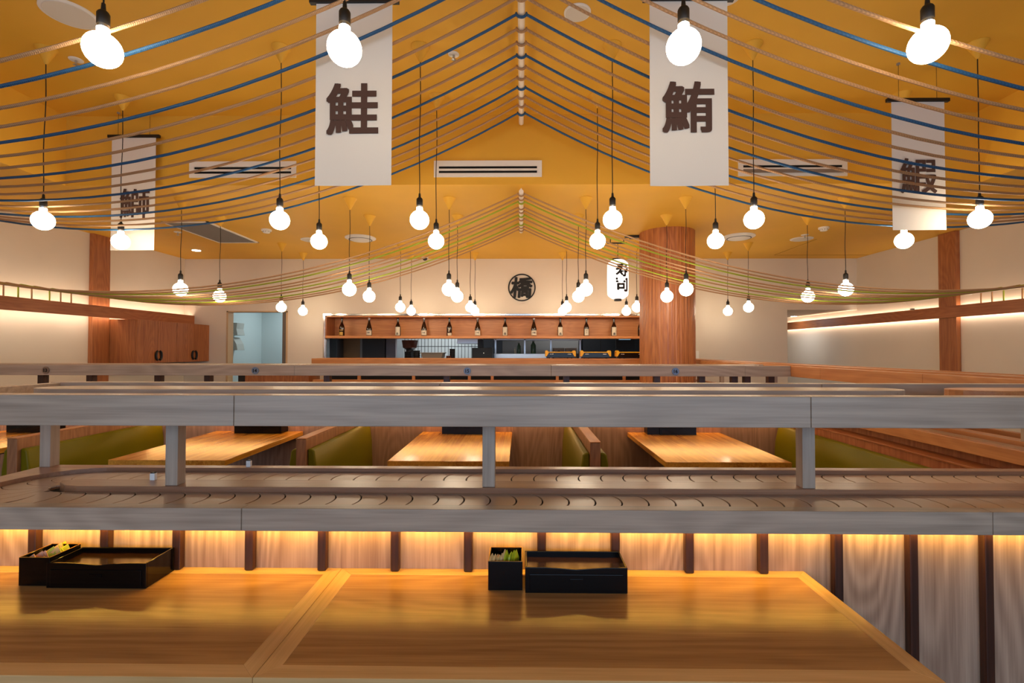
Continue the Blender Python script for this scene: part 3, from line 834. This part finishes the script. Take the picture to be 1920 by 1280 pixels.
bottle(1.993, 'half', 'dark sake bottle almost hidden by the edge of the pillar')

# ------------------------------------------------------------------ kitchen contents
def KX(px, y): return (px-977)*y/915
def simple(name, label, cat, parts, group=None):
    """parts: list of (partname, material, MB, bevel)"""
    xs = [p[0] for q in parts for p in q[2].v]; ys = [p[1] for q in parts for p in q[2].v]; zs = [p[2] for q in parts for p in q[2].v]
    t = thing(name, label, cat, ((min(xs)+max(xs))/2, (min(ys)+max(ys))/2, min(zs)), group)
    for pn, m, mb, bv in parts: mb.build(pn, m, t, bevel=bv)
    return t
Y = 9.2
simple('fridge', 'tall dark steel fridge at the left end of the kitchen', 'fridge',
       [('body', mat('dark_steel', '454a52', .35, metal=.3), MB().box(KX(615, Y), KX(630, Y), Y, Y+.35, 0, 2.1), .004),
        ('handle', 'steel', MB().box(KX(616.5, Y), KX(617.5, Y), Y-.04, Y, 1.2, 1.8), .003)])
Y = 9.6
simple('timber_screen', 'plain tan timber panel seen through the left of the hatch', 'panel',
       [('board', mat('tan_board', '9c7550', .6, noise=.05, nscale=3), MB().box(KX(634, Y), KX(676, Y), Y, Y+.04, 0, 2.3), .002),
        ('frame', 'grey', MB().box(KX(630, Y), KX(634, Y), Y-.02, Y+.06, 0, 2.3), .002)])
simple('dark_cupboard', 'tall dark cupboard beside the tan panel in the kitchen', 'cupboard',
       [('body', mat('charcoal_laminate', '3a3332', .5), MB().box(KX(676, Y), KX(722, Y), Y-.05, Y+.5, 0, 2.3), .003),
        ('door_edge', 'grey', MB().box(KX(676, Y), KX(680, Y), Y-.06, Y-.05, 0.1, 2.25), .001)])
simple('partition_wall_end', 'mauve-grey wall end beside the kitchen tiles', 'wall end',
       [('panel', mat('mauve_paint', '827a80', .6), MB().box(KX(723, Y), KX(741, Y), Y, Y+.5, 0, 2.4), .002),
        ('corner_strip', 'steel', MB().box(KX(741, Y), KX(744, Y), Y-.01, Y+.5, 0, 2.4), .002)])
# bench under the hatch carrying pots
Y = 8.55
simple('steel_bench', 'steel kitchen bench just behind the hatch carrying pots', 'bench',
       [('top', 'steel', MB().box(-2.4, 2.4, 8.4, 9.1, 1.19, 1.23), .003),
        ('leg', 'steel', MB().box(-2.38, -2.33, 8.42, 8.47, 0, 1.19), 0), ('leg', 'steel', MB().box(2.33, 2.38, 8.42, 8.47, 0, 1.19), 0),
        ('leg', 'steel', MB().box(-2.38, -2.33, 9.03, 9.08, 0, 1.19), 0), ('leg', 'steel', MB().box(2.33, 2.38, 9.03, 9.08, 0, 1.19), 0),
        ('shelf', 'steel', MB().box(-2.38, 2.38, 8.43, 9.08, .3, .33), 0)])
ZK = 1.2305
def stack(px, y, r, h, label, m='black', rings=5):
    x = KX(px, y); prof = []
    for i in range(rings):
        z = ZK+h*i/rings; prof += [(r*.86, z), (r, z+h/rings*.8), (r*.98, z+h/rings*.99)]
    t = thing('bowl_stack', label, 'bowls', (x, y, ZK), 'stacked bowls in the kitchen')
    MB().lathe(x, y, prof, 20).build('bowls', m, t, smooth=False)
stack(765.5, 8.74, .07, .17, 'stack of dark bowls left of the grey tub')
stack(781, 8.56, .06, .19, 'taller stack of dark bowls touching the grey tub on its left')
M['brown'] = mat('brown_lacquer', '5a2c1c', .35)
stack(848, 8.6, .05, .22, 'tall slim stack of dark bowls right of the grey tub')
stack(841, 8.47, .045, .10, 'short stack of brown bowls right of the grey tub', 'brown', 3)
x = KX(768, 8.9)
t = thing('soup_pot', 'round brown pot raised above the bowls at the left of the tiles', 'pot', (x, 8.9, ZK))
MB().lathe(x, 8.9, [(.09, 1.45), (.125, 1.47), (.145, 1.60), (.15, 1.605)], 24).build('bowl', 'brown', t, smooth=True)
MB().lathe(x, 8.9, [(.07, ZK), (.07, 1.43), (.09, 1.45)], 16).build('stand', 'black', t)
x0, x1 = KX(790, 8.6), KX(833, 8.6)
M['tub'] = mat('taupe_plastic', '8d7c6a', .5)
t = thing('rice_tub', 'wide taupe plastic tub on the kitchen bench', 'tub', ((x0+x1)/2, 8.6, ZK))
MB().prism_y([(x0+.05, ZK), (x1-.05, ZK), (x1-.01, ZK+.14), (x0+.01, ZK+.14)], 8.5, 8.8).build('body', 'tub', t, bevel=.006)
MB().box(x0-.005, x1+.005, 8.49, 8.81, ZK+.14, ZK+.155).build('rim', 'tub', t, bevel=.003)
Y = 9.3
simple('extractor_hood', 'bright steel canopy hanging over the cooking range', 'hood',
       [('canopy', 'steel', MB().prism_y([(KX(856, Y), 1.55), (KX(900, Y), 1.55), (KX(898, Y), 1.68), (KX(858, Y), 1.68)], Y, Y+.8), .004),
        ('duct', 'steel', MB().box(KX(868, Y), KX(888, Y), Y+.2, Y+.6, 1.68, 2.5), .004)])
Y = 8.7
simple('grill_machine', 'black kitchen machine with small lights below the hood', 'appliance',
       [('body', 'black', MB().box(KX(885, Y), KX(923, Y), Y, Y+.35, ZK, 1.47), .006),
        ('top_unit', 'black', MB().box(KX(895, Y), KX(905, Y), Y+.05, Y+.3, 1.47, 1.62), .004),
        ('lamp', mat('pilot', 'ffffff', .4, emit=(1, .8, .6), estr=2), MB().box(KX(906.5, Y), KX(907.5, Y), Y-.004, Y, 1.37, 1.38), 0)])
Y = 9.4
pr = [('top', 'steel', MB().box(KX(926, Y), KX(1025, Y), Y, Y+.6, 1.27, 1.36), .004)]
for px in (929, 984, 1033, 1088): pr.append(('upright', 'steel', MB().box(KX(px-1.6, Y), KX(px+1.6, Y), Y+.02, Y+.06, 0, 1.9), .002))
pr.append(('shelf', 'steel', MB().box(KX(926, Y), KX(1091, Y), Y+.02, Y+.5, 1.62, 1.65), .002))
pr.append(('back_plate', 'grey', MB().box(KX(940, Y), KX(1091, Y), Y+.58, Y+.6, 1.36, 1.9), 0))
simple('steel_shelving', 'steel shelving and worktop deep in the kitchen', 'shelving', pr)
M['gglass'] = mat('green_glass', '4d6b50', .2)
for px, r, h, m, l in ((973, .035, .22, 'gglass', 'green squeeze bottle on the kitchen worktop beside a pale one'),
                    (966, .02, .12, 'label', 'small pale bottle on the kitchen worktop'),
                    (1000, .05, .255, 'gglass', 'large green bottle on the kitchen worktop')):
    x = KX(px, 9.5); z = 1.3605
    t = thing('kitchen_bottle', l, 'bottle', (x, 9.5, z))
    MB().lathe(x, 9.5, [(r*.95, z), (r, z+.01), (r, z+h*.65), (r*.4, z+h*.85), (r*.4, z+h*.93)], 20).build('body', m, t, smooth=True)
    MB().lathe(x, 9.5, [(r*.45, z+h*.93), (r*.45, z+h)], 14).build('cap', 'white', t)
M['crate'] = mat('taupe_crate', '6b5f58', .6)
for px, l in ((1047, 'taupe crate with a round hand hole, left of two in the kitchen'), (1070, 'taupe crate with a round hand hole, right of two in the kitchen')):
    x = KX(px, 9.0); z = ZK
    t = thing('kitchen_crate', l, 'crate', (x, 9.0, z), 'kitchen crates')
    MB().box(x-.10, x+.10, 8.9, 9.08, z, z+.24).build('body', 'crate', t, bevel=.008)
    MB().disc(x, 8.893, z+.16, .03, .007, 'Y', 20).build('hand_hole', 'black', t)
Y = 9.5
simple('kitchen_monitor', 'small glowing bluish screen in the dark right side of the kitchen', 'screen',
       [('housing', 'black', MB().box(KX(1155, Y), KX(1190, Y), Y+.01, Y+.08, 1.45, 1.82), .003),
        ('screen', mat('lit_screen', '101820', .3, emit=(.35, .6, .8), estr=.5), MB().box(KX(1160, Y), KX(1182, Y), Y, Y+.01, 1.63, 1.76), 0),
        ('stand', 'black', MB().box(KX(1168, Y), KX(1176, Y), Y+.02, Y+.06, 0, 1.45), 0)])
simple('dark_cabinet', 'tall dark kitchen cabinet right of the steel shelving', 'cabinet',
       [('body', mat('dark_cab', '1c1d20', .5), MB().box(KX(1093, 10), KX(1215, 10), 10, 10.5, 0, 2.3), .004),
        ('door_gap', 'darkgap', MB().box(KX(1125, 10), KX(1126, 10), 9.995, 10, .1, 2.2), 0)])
simple('tall_cabinet', 'dark grey cabinet behind the steel shelving', 'cabinet',
       [('body', mat('dark_grey_cab', '35363a', .4), MB().box(KX(905, 10.2), KX(1086, 10.2), 10.2, 10.6, 0, 2.3), .004),  # one even dark grey body
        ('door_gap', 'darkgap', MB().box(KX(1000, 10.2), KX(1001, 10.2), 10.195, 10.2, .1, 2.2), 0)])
# sushi trains on the back conveyor
def train(x, label, w_=.45):
    y, z = 7.27, 1.3065
    t = thing('delivery_train', label, 'train', (x, y, z), 'yellow and black delivery trains')
    a, b_ = x-w_/2, x+w_/2
    P = [(a+.02, z+.012), (b_-.02, z+.012), (b_-.01, z+.03), (b_-.045, z+.085), (a+.045, z+.085), (a+.01, z+.03)]
    MB().prism_y(P, y-.062, y+.062).build('body', 'train_black', t, bevel=.004)
    Q = MB()
    Q.box(a+.0, b_, y-.06, y+.06, z+.085, z+.098)
    for s_, xx in ((1, a), (-1, b_)):
        Q.prism_y([(xx, z+.03), (xx+s_*.022, z+.03), (xx+s_*.055, z+.09), (xx+s_*.03, z+.118), (xx+s_*.012, z+.118), (xx, z+.10)][::s_], y-.066, y+.066)
    Q.build('shell', 'train_yellow', t, bevel=.003)
    Wn = MB()
    for s_, xx in ((1, a+.075), (-1, b_-.075)):
        for q in range(4):
            u = xx+s_*q*.013; Wn.box(u-.003, u+.003, y-.0645, y-.062, z+.058, z+.070)
    Wn.build('windows', 'white', t)
    wh = MB()
    for xx in (a+.06, a+.12, b_-.12, b_-.06): wh.disc(xx, y-.05, z+.012, .012, .1, 'Y', 14)
    wh.build('wheels', 'black', t)
train((1051-977)*7.21/915, 'yellow and black delivery train, leftmost of three before the hatch')
train((1117-977)*7.21/915, 'yellow and black delivery train, middle of three before the hatch')
train((1182-977)*7.21/915+.012, 'yellow and black delivery train partly hidden by the round pillar')

# washroom fittings seen through the doorway
x = -5.195
for z0, z1, l in ((1.70, 1.93, 'upper pale dispenser on the wall inside the doorway'), (1.42, 1.66, 'lower pale dispenser on the wall inside the doorway')):
    t = thing('wall_dispenser', l, 'dispenser', (-5.38, 8.95, z0))
    P = [(-5.455, z0), (-5.265, z0), (-5.29, (z0+z1)/2), (-5.275 if z0 > 1.6 else -5.36, z1), (-5.455, z1)]
    MB().prism_y(P, 9.0, 9.24).build('body', mat('pale_grey', 'b0afa8', .4), t, bevel=.005)
    MB().box(-5.40, -5.34, 8.998, 9.0, z0+.03, z0+.05).build('window', 'grey', t)

# wall sign 橋 in a ring
SX, SZ = .0125, 2.455
t = thing('wall_emblem', 'black round emblem with a bridge character on the white back wall', 'sign', (SX, 7.99, SZ))
mb = MB(); n = 64; R0, R1 = .226, .206
vs = []; fs = []
for y_ in (7.985, 8.0):
    for r_ in (R0, R1):
        for k_ in range(n):
            a = 2*PI*k_/n; vs.append((SX+r_*math.cos(a), y_, SZ+r_*math.sin(a)))
for k_ in range(n):
    k2 = (k_+1) % n
    fs += [(k_, k2, n+k2, n+k_), (2*n+k_, 3*n+k_, 3*n+k2, 2*n+k2), (k_, 2*n+k_, 2*n+k2, k2), (n+k_, n+k2, 3*n+k2, 3*n+k_)]
mb.add(vs, fs).build('ring', 'inkblack', t)
text('橋', .325, .012, .030, 'inkblack', 'character', t, (SX-.005, 8.0-.0005, SZ), sx=1.02, shear=.08)
# light switch
t = thing('light_switch', 'pale switch plate on the back wall right of the round pillar', 'switch', (2.865, 7.99, 1.34))
MB().box(2.83, 2.90, 7.985, 8.0, 1.29, 1.42).build('plate', 'white', t, bevel=.002)
MB().box(2.855, 2.875, 7.978, 7.985, 1.345, 1.365).build('rocker', 'white', t, bevel=.001)

# ------------------------------------------------------------------ lantern
LX, LY = 1.308, 6.6
LZ0, LZ1 = 2.123, 2.648
t = thing('paper_lantern', 'tall white paper lantern with sushi characters hanging beside the pillar', 'lantern', (LX, LY, ZL))
H = LZ1-LZ0; prof = []
nr = 40
for i in range(nr+1):
    u = i/nr; r_ = .142*min(1, (1-abs(2*u-1)**5)**.5*.35+.65) if 0 < u < 1 else .078
    if u < .12: r_ = .078+(.139-.078)*math.sin(u/.12*PI/2)
    elif u > .88: r_ = .078+(.139-.078)*math.sin((1-u)/.12*PI/2)
    else: r_ = .139+.003*math.sin((u-.12)/.76*PI)
    prof.append((r_+(.0012 if i % 2 else 0), LZ0+H*u))
MB().lathe(LX, LY, prof, 40).build('paper_shade', 'lantern', t, smooth=True)
MB().lathe(LX, LY, [(.06, LZ1), (.08, LZ1+.004), (.08, LZ1+.016), (.06, LZ1+.02)], 30).build('top_ring', 'black', t)
MB().lathe(LX, LY, [(.045, LZ0-.03), (.05, LZ0-.028), (.05, LZ0-.002), (.045, LZ0)], 30).build('bottom_ring', 'black', t)
MB().tube([(LX, LY, LZ1+.018), (LX, LY, ZL-.055)], .004, 8).build('hanging_wire', 'black', t)
k = MB(); k.box(LX-.14, LX+.12, LY-.015, LY+.015, ZL-.06, ZL-.045)
for dx in (-.10, .08): k.box(LX+dx-.005, LX+dx+.005, LY-.005, LY+.005, ZL-.045, ZL)
k.build('hanging_bar', 'black', t)
for q, ch in enumerate('寿司'):
    an = math.radians(13)
    o = text(ch, .172, .0015, .035, 'inkblack', 'character', t, (LX+.147*math.sin(an), LY-.147*math.cos(an), LZ1-.15-.20*q), sx=.95, bend=.147)
    o.rotation_euler[2] = an
t = thing('ceiling_track', 'black track bar on the ceiling between lantern and pillar', 'track', (1.5, 6.5, ZL))
MB().box(1.36, 1.56, 6.35, 6.41, ZL-.03, ZL).build('rail', 'black', t, bevel=.002)
MB().box(1.42, 1.48, 6.36, 6.40, ZL-.045, ZL-.03).build('connector', 'black', t)

# ------------------------------------------------------------------ banners
def banner(xc, y, z0, z1, ch, label, zc, hch, w_=.40, zt=ZU, wt=.022, dx=0):
    t = thing('hanging_banner', label, 'banner', (xc, y, z1), 'fish name banners')
    nx, nz = 10, 24; vs = []; fs = []
    for j in range(nz+1):
        for i in range(nx+1):
            u, v = i/nx, j/nz
            vs.append((xc-w_/2+w_*u+.0, y+.004*math.sin(u*5+v*3)*(1-v), z0+(z1-z0)*v))
    n0 = len(vs); vs += [(a, b_+.0012, c_) for a, b_, c_ in vs]
    for j in range(nz):
        for i in range(nx):
            a = j*(nx+1)+i; fs.append((a, a+1, a+nx+2, a+nx+1)); fs.append((n0+a, n0+a+nx+1, n0+a+nx+2, n0+a+1))
    MB().add(vs, fs).build('cloth', 'fabric', t, smooth=True)
    MB().box(xc-w_/2-.035, xc+w_/2+.035, y-.012, y+.014, z1-.004, z1+.022).build('hanging_bar', 'black', t, bevel=.002)
    for s_ in (-1, 1):
        wr = MB().tube([(xc+s_*w_*.36, y, z1+.02), (xc+s_*w_*.36, y, zt-.012)], .0015, 6).build('wire', 'cord', t)
        MB().disc(xc+s_*w_*.36, y, zt-.012, .012, .012, 'Z', 12).build('hook', 'grey', wr)
    text(ch, hch, .001, wt, 'ink', 'character', t, (xc-.005+dx, y-.0055, zc), sx=1.0, square=True)
banner(-.8875, 2.55, 2.296, 3.272, '鮭', 'large white banner with the salmon character, left of the pipe', 2.700, .262, w_=.406)
banner(.8795, 2.55, 2.290, 3.272, '鮪', 'large white banner with the tuna character, right of the pipe', 2.703, .258, w_=.408)
banner(-3.495, 4.33, 2.321, 3.343, '鰤', 'smaller distant white banner with the yellowtail character at the left', 2.742, .262, wt=.012, dx=.025)
banner(2.95, 3.635, 2.322, 3.283, '鰕', 'white banner with the shrimp character at the far right', 2.725, .255, w_=.39, wt=.012)

# ------------------------------------------------------------------ pendants
def pendant(x, y, ztop, zb, label):
    t = thing('pendant_bulb', label, 'lamp', (x, y, ztop), 'bare globe pendant bulbs')
    MB().lathe(x, y, [(.0075, ztop-.112), (.010, ztop-.108), (.058, ztop-.012), (.066, ztop-.004), (.066, ztop)], 24).build('ceiling_cone', 'yellow', t, smooth=True)
    r = .066; zs = zb+.098
    path = []
    n_ = 14; zc0, zc1 = zs+.085, ztop-.11
    for i in range(n_+1):
        u = i/n_; path.append((x+.004*math.sin(u*7+x*3)*math.sin(PI*u), y+.003*math.sin(u*5+y)*math.sin(PI*u), zc0+(zc1-zc0)*u))
    MB().tube(path, .0032, 6).build('cord', 'cord', t, smooth=True)
    MB().lathe(x, y, [(.021, zs+.002), (.0222, zs+.004), (.0222, zs+.046), (.018, zs+.054), (.009, zs+.062), (.007, zs+.088)], 20).build('socket', 'black', t, smooth=True)
    MB().lathe(x, y, [(.0195, zs-.010), (.0205, zs-.006), (.0205, zs+.002)], 20).build('collar', 'steel', t, smooth=True)
    prof = []
    for i in range(19):
        a = -PI/2+PI*.88*i/18+.01; prof.append((max(r*math.cos(a), .001), zb+r*math.sin(a)))
    lr, lz = prof[-1]
    prof += [(.0222, lz+.006), (.0215, zs-.012), (.019, zs-.010)]
    MB().lathe(x, y, prof, 28).build('globe', 'globe', t, smooth=True)
    return t
XP = [-3.385, -1.70, -.713, .638, 1.62, 3.175]
words = ['leftmost', 'second from the left', 'third from the left', 'third from the right', 'second from the right', 'rightmost']
pA = None
for i, (x, ws) in enumerate(((-1.664, 'leftmost'), (-.699, 'left inner'), (.636, 'right inner'), (1.584, 'rightmost'))):
    l = 'lit globe bulb on black cord in the nearest row, %s of four' % ws
    pA = pendant(x, 1.9, ZU, 2.62, l) if pA is None else (dup(pA, (x, 1.9, ZU), l) and pA)
rows = ((3.40, ZU, 2.341, 'second row, hanging under the raised ceiling'), (4.07, ZU, 2.328, 'third row, just before the ceiling step'),
        (4.80, ZL, 2.028, 'fourth row, first under the low ceiling'), (5.43, ZL, 2.026, 'fifth row, second under the low ceiling'),
        (6.84, ZL, 2.030, 'sixth row, before the kitchen hatch'), (7.52, ZL, 2.026, 'last row, nearest the kitchen hatch'))
pr_ = {}
for (y, zt, zb, rw) in rows:
    for x, ws in zip(XP, words):
        if y == 6.84 and x == 1.615: x = 1.585   # beside the pillar
        dz = 0.0
        l = 'lit globe bulb, %s in the %s' % (ws, rw)
        key = zt
        if y == 6.84 or y == 7.52:
            pass
        if key not in pr_: pr_[key] = (pendant(x, y, zt, zb, l), zb)
        else: dup(pr_[key][0], (x, y, zt), l)

# ------------------------------------------------------------------ rope canopies
def pipe(name, label, y0, y1, z, r, zt):
    t = thing(name, label, 'pipe', (0, (y0+y1)/2, z))
    vs = MB().tube([(0, y0, z), (0, y1, z)], r, 20)
    vs.build('tube', 'pipe', t, smooth=True)
    n_ = max(2, int((y1-y0)/.9)+1)
    for i in range(n_):
        y = y0+.09+(y1-y0-.18)*i/(n_-1)
        MB().box(-.006, .006, y-.008, y+.008, z+r*.9, zt).build('bracket', 'pipe', t)
ZP1, ZP2 = 3.446, 2.872
pipe('ridge_pipe', 'long white pipe under the raised ceiling holding blue and tan ropes', 1.3, 4.30, ZP1, .0215, ZU)
pipe('ridge_pipe', 'short white pipe under the low ceiling holding green and tan ropes', 4.42, 5.92, ZP2, .0215, ZL)
def rope(y, zp, a, b_, xe, r, m, label, group, extra=0.0, drop=None, pr=.0215):
    def side(s_):
        P = []
        N_ = 26
        for i in range(N_+1):
            x = pr+.006+(xe-pr-.006)*(i/N_)**1.1
            z = zp+.010-b_*x+a*x*x - (.01 if s_ < 0 else extra)*min(1, x/2.2)
            P.append((s_*x, y+.0*x, z))
        if drop is not None:
            x, yy, z = P[-1]
            P += [(s_*(xe+.022), y, z-.004), (s_*(xe+.030), y, z-.03), (s_*(xe+.028), y, drop)]
        return P
    L = side(-1)[::-1]; Rr = side(1)
    loop = []
    rr = pr+r+.0012
    # round the pipe: left side, under it, and out on the right (small forward drift so it reads as a loop)
    for i in range(13):
        an = PI+PI*i/12
        loop.append((rr*math.cos(an), y-.010*math.sin(PI*i/12), zp+rr*math.sin(an)))
    MBr = MB().tube(L+loop+Rr, r, 8)
    o = MBr.build('canopy_rope', m, None, origin=(0, y, zp), smooth=True)
    tag(o, label, 'rope', group)
    return o
nb_ = nt_ = 0
for i in range(17):
    y = 4.108-.1355*i
    blue = i % 3 == 0
    if blue: l = 'blue rope of the large canopy, %s blue from its kitchen end' % ordn[nb_]; nb_ += 1
    else: l = 'tan rope of the large canopy, %s tan from its kitchen end' % ordn[nt_]; nt_ += 1
    rope(y, ZP1, .0822, .572, 5.40, .0082, 'rope_blue' if blue else 'rope_tan', l,
         'blue ropes of the large canopy' if blue else 'tan ropes of the large canopy', extra=max(0, (3.9-y))*.040)
ng_ = nt_ = 0
for i, ch in enumerate('ttgttgtgtt'):
    y = (4.47, 4.60, 4.712, 4.90, 5.03, 5.18, 5.325, 5.53, 5.665, 5.80)[i]
    if ch == 'g': l = 'lime green rope of the small canopy, %s green from the front' % ordn[ng_]; ng_ += 1
    else: l = 'tan rope of the small canopy, %s tan from the front' % ordn[nt_]; nt_ += 1
    rope(y, ZP2, .0635, .480, 5.385, .0075, 'rope_green' if ch == 'g' else 'rope_tan', l,
         'green ropes of the small canopy' if ch == 'g' else 'tan ropes of the small canopy', drop=1.99)
for s_, side in ((-1, 'left'), (1, 'right')):
    X = XL if s_ < 0 else XR
    xr = s_*5.41
    t = thing('rope_rail', 'white rail on the %s wall over which the small canopy ropes drop' % side, 'rail', (xr, 5.2, 2.1))
    MB().box(xr-.006, xr+.006, 4.4, 6.0, 2.108, 2.125).build('rail', 'white', t, bevel=.002)
    for y in (4.42, 5.17, 5.98): MB().box(min(xr, X), max(xr, X), y-.008, y+.008, 2.108, 2.12).build('bracket', 'white', t)
    t = thing('rope_rail', 'white rail high on the %s wall holding the large canopy ropes' % side, 'rail', (xr, 3.1, 2.72))
    MB().box(xr-.012, xr+.012, 1.8, 4.25, 2.715, 2.74).build('rail', 'white', t, bevel=.002)
    for y in (1.85, 3.0, 4.2): MB().box(min(xr, X), max(xr, X), y-.008, y+.008, 2.72, 2.735).build('bracket', 'white', t)

# ------------------------------------------------------------------ things on the ceilings
def slot(x0, x1, z0, z1, label, tilt=False):
    y = CY
    t = thing('slot_diffuser', label, 'air vent', ((x0+x1)/2, y, z0), 'slot diffusers on the ceiling step')
    h = z1-z0; w_ = x1-x0
    f_ = MB(); f_.box(x0, x1, y-.012, y, z0, z0+h*.24); f_.box(x0, x1, y-.012, y, z1-h*.34, z1)
    f_.box(x0, x0+w_*.045, y-.012, y, z0+h*.24, z1-h*.34); f_.box(x1-w_*.045, x1, y-.012, y, z0+h*.24, z1-h*.34)
    f_.box(x0+w_*.045, x1-w_*.045, y-.012, y, z0+h*.39, z0+h*.51)
    f_.build('frame', 'white', t, bevel=.001)
    MB().box(x0+w_*.045, x1-w_*.045, y-.003, y, z0+h*.24, z1-h*.34).build('slot', mat('slot_dark', '060505', .9), t)
    if tilt:
        MB().prism_x([(y-.03, z0+h*.16), (y-.026, z0+h*.16), (y-.006, z0+h*.44), (y-.010, z0+h*.44)], x0+w_*.045, x1-w_*.045).build('flap', 'grey', t)
def PXv(px): return (px-977)*CY/915
def PZv(py): return CAM_Z+(656-py)*CY/915
slot(-3.03, -2.05, 2.997, 3.146, 'white slot air vent on the yellow ceiling step, left one')
slot(-.792, .187, 2.997, 3.146, 'white slot air vent on the yellow ceiling step, centre one')
slot(1.955, 2.93, 2.998, 3.148, 'white slot air vent on the yellow ceiling step, right one', True)
def ceil_round(name, label, cat, x, y, r, zt, kind):
    t = thing(name, label, cat, (x, y, zt))
    if kind == 'speaker':
        MB().lathe(x, y, [(r*.9, zt-.010), (r, zt-.006), (r, zt)], 36).build('bezel', 'white', t, smooth=True)
        MB().lathe(x, y, [(r*.86, zt-.013), (r*.88, zt-.010)], 36).build('grille', mat('grille', 'dcd4c8', .8, bump=.3, bscale=500), t)
    elif kind == 'diffuser':
        MB().lathe(x, y, [(r*.80, zt-.030), (r, zt-.012), (r, zt)], 40).build('outer_ring', 'white', t, smooth=True)
        MB().lathe(x, y, [(r*.62, zt-.040), (r*.70, zt-.034), (r*.70, zt-.030)], 40).build('core', 'white', t, smooth=True)
        MB().lathe(x, y, [(r*.76, zt-.033), (r*.76, zt-.030)], 40).build('gap', 'black', t)
    elif kind == 'detector':
        MB().lathe(x, y, [(r*.55, zt-.045), (r*.72, zt-.035), (r*.75, zt-.022), (r, zt-.018), (r, zt)], 28).build('body', 'white', t, smooth=True)
        k = MB()
        for q in range(10):
            a = 2*PI*q/10; k.box(x+r*.70*math.cos(a)-.003, x+r*.70*math.cos(a)+.003, y+r*.70*math.sin(a)-.003, y+r*.70*math.sin(a)+.003, zt-.036, zt-.026)
        k.build('vent_slots', 'black', t)
    elif kind == 'sprinkler':
        MB().lathe(x, y, [(r*.8, zt-.008), (r, zt-.004), (r, zt)], 24).build('rose', 'white', t, smooth=True)
        MB().lathe(x, y, [(.006, zt-.045), (.018, zt-.042), (.018, zt-.040), (.007, zt-.036), (.007, zt-.008)], 16).build('head', 'steel', t)
    elif kind == 'downlight':
        MB().lathe(x, y, [(r*.85, zt-.006), (r, zt-.003), (r, zt)], 28).build('bezel', 'white', t, smooth=True)
        MB().lathe(x, y, [(r*.8, zt-.008), (r*.8, zt-.006)], 28).build('lens', 'down', t)
    elif kind == 'camera':
        MB().lathe(x, y, [(.05, zt-.015), (.055, zt-.01), (.055, zt)], 24).build('base', 'white', t)
        MB().lathe(x, y, [(.008, zt-.055), (.032, zt-.042), (.042, zt-.015)], 24).build('dome', 'black', t, smooth=True)
ceil_round('ceiling_speaker', 'large round white ceiling speaker cut off at the top left', 'speaker', -2.88, 3.04, .15, ZU, 'speaker')
ceil_round('ceiling_speaker', 'round white speaker on the raised ceiling right of the pipe', 'speaker', .355, 3.06, .085, ZU, 'speaker')
ceil_round('ceiling_speaker', 'round white speaker partly hidden behind the right large banner', 'speaker', 1.24, 2.93, .085, ZU, 'speaker')
ceil_round('ceiling_speaker', 'flat round speaker on the low ceiling at the left', 'speaker', -2.86, 6.6, .14, ZL, 'speaker')
ceil_round('ceiling_speaker', 'flat round speaker on the low ceiling at the right', 'speaker', 3.77, 6.58, .14, ZL, 'speaker')
ceil_round('ceiling_diffuser', 'round white air diffuser on the low ceiling, left of centre', 'air vent', -2.15, 6.48, .2, ZL, 'diffuser')
ceil_round('ceiling_diffuser', 'round white air diffuser on the low ceiling right of the pillar', 'air vent', 2.86, 6.42, .2, ZL, 'diffuser')
ceil_round('smoke_detector', 'white smoke detector on the low ceiling, left one', 'detector', -3.18, 6.03, .06, ZL, 'detector')
ceil_round('smoke_detector', 'white smoke detector on the low ceiling, right one', 'detector', 3.69, 5.97, .06, ZL, 'detector')
ceil_round('sprinkler', 'small white sprinkler on the raised ceiling at the far left', 'sprinkler', -3.29, 3.53, .045, ZU, 'sprinkler')
ceil_round('sprinkler', 'small white sprinkler on the raised ceiling left of the pipe', 'sprinkler', -.49, 3.49, .04, ZU, 'sprinkler')
ceil_round('sprinkler', 'small sprinkler on the low ceiling beside the grey grille', 'sprinkler', -4.38, 6.15, .045, ZL, 'sprinkler')
ceil_round('sprinkler', 'small sprinkler on the low ceiling behind the right speaker', 'sprinkler', 3.68, 6.35, .045, ZL, 'sprinkler')
ceil_round('ceiling_downlight', 'bright round downlight on the low ceiling near the left cabinet', 'lamp', -4.9, 7.28, .07, ZL, 'downlight')
ceil_round('ceiling_downlight', 'bright round downlight inside the corridor at the right', 'lamp', 5.25, 9.45, .06, KZ, 'downlight')
ceil_round('dome_camera', 'small dark dome camera on the low ceiling left of the emblem', 'camera', -1.56, 7.87, .05, ZL, 'camera')
t = thing('beam_clip', 'tiny dark clip with a pale cord on top of the right wall beam', 'clip', (5.37, 6.75, 1.99))
MB().box(5.352, 5.388, 6.735, 6.775, 1.9905, 2.005).build('base', 'black', t, bevel=.002)
MB().tube([(5.37, 6.755, 2.004), (5.372, 6.78, 2.03), (5.38, 6.90, 2.10)], .0025, 6).build('cord', 'white', t)
t = thing('ceiling_grille', 'large grey rectangular return air grille on the low ceiling at left', 'air vent', (-3.9, 6.23, ZL))
x0, x1, y0, y1 = -4.22, -3.66, 5.64, 6.75
k = MB(); k.box(x0, x1, y0, y0+.03, ZL-.012, ZL); k.box(x0, x1, y1-.03, y1, ZL-.012, ZL); k.box(x0, x0+.03, y0, y1, ZL-.012, ZL); k.box(x1-.03, x1, y0, y1, ZL-.012, ZL)
k.build('frame', 'white', t, bevel=.001)
k = MB()
y = y0+.04
while y < y1-.04:
    k.box(x0+.03, x1-.03, y, y+.006, ZL-.012, ZL-.002); y += .014
k.build('slats', 'grey', t)
MB().box(x0+.03, x1-.03, y0+.03, y1-.03, ZL-.002, ZL).build('backing', 'grey', t)
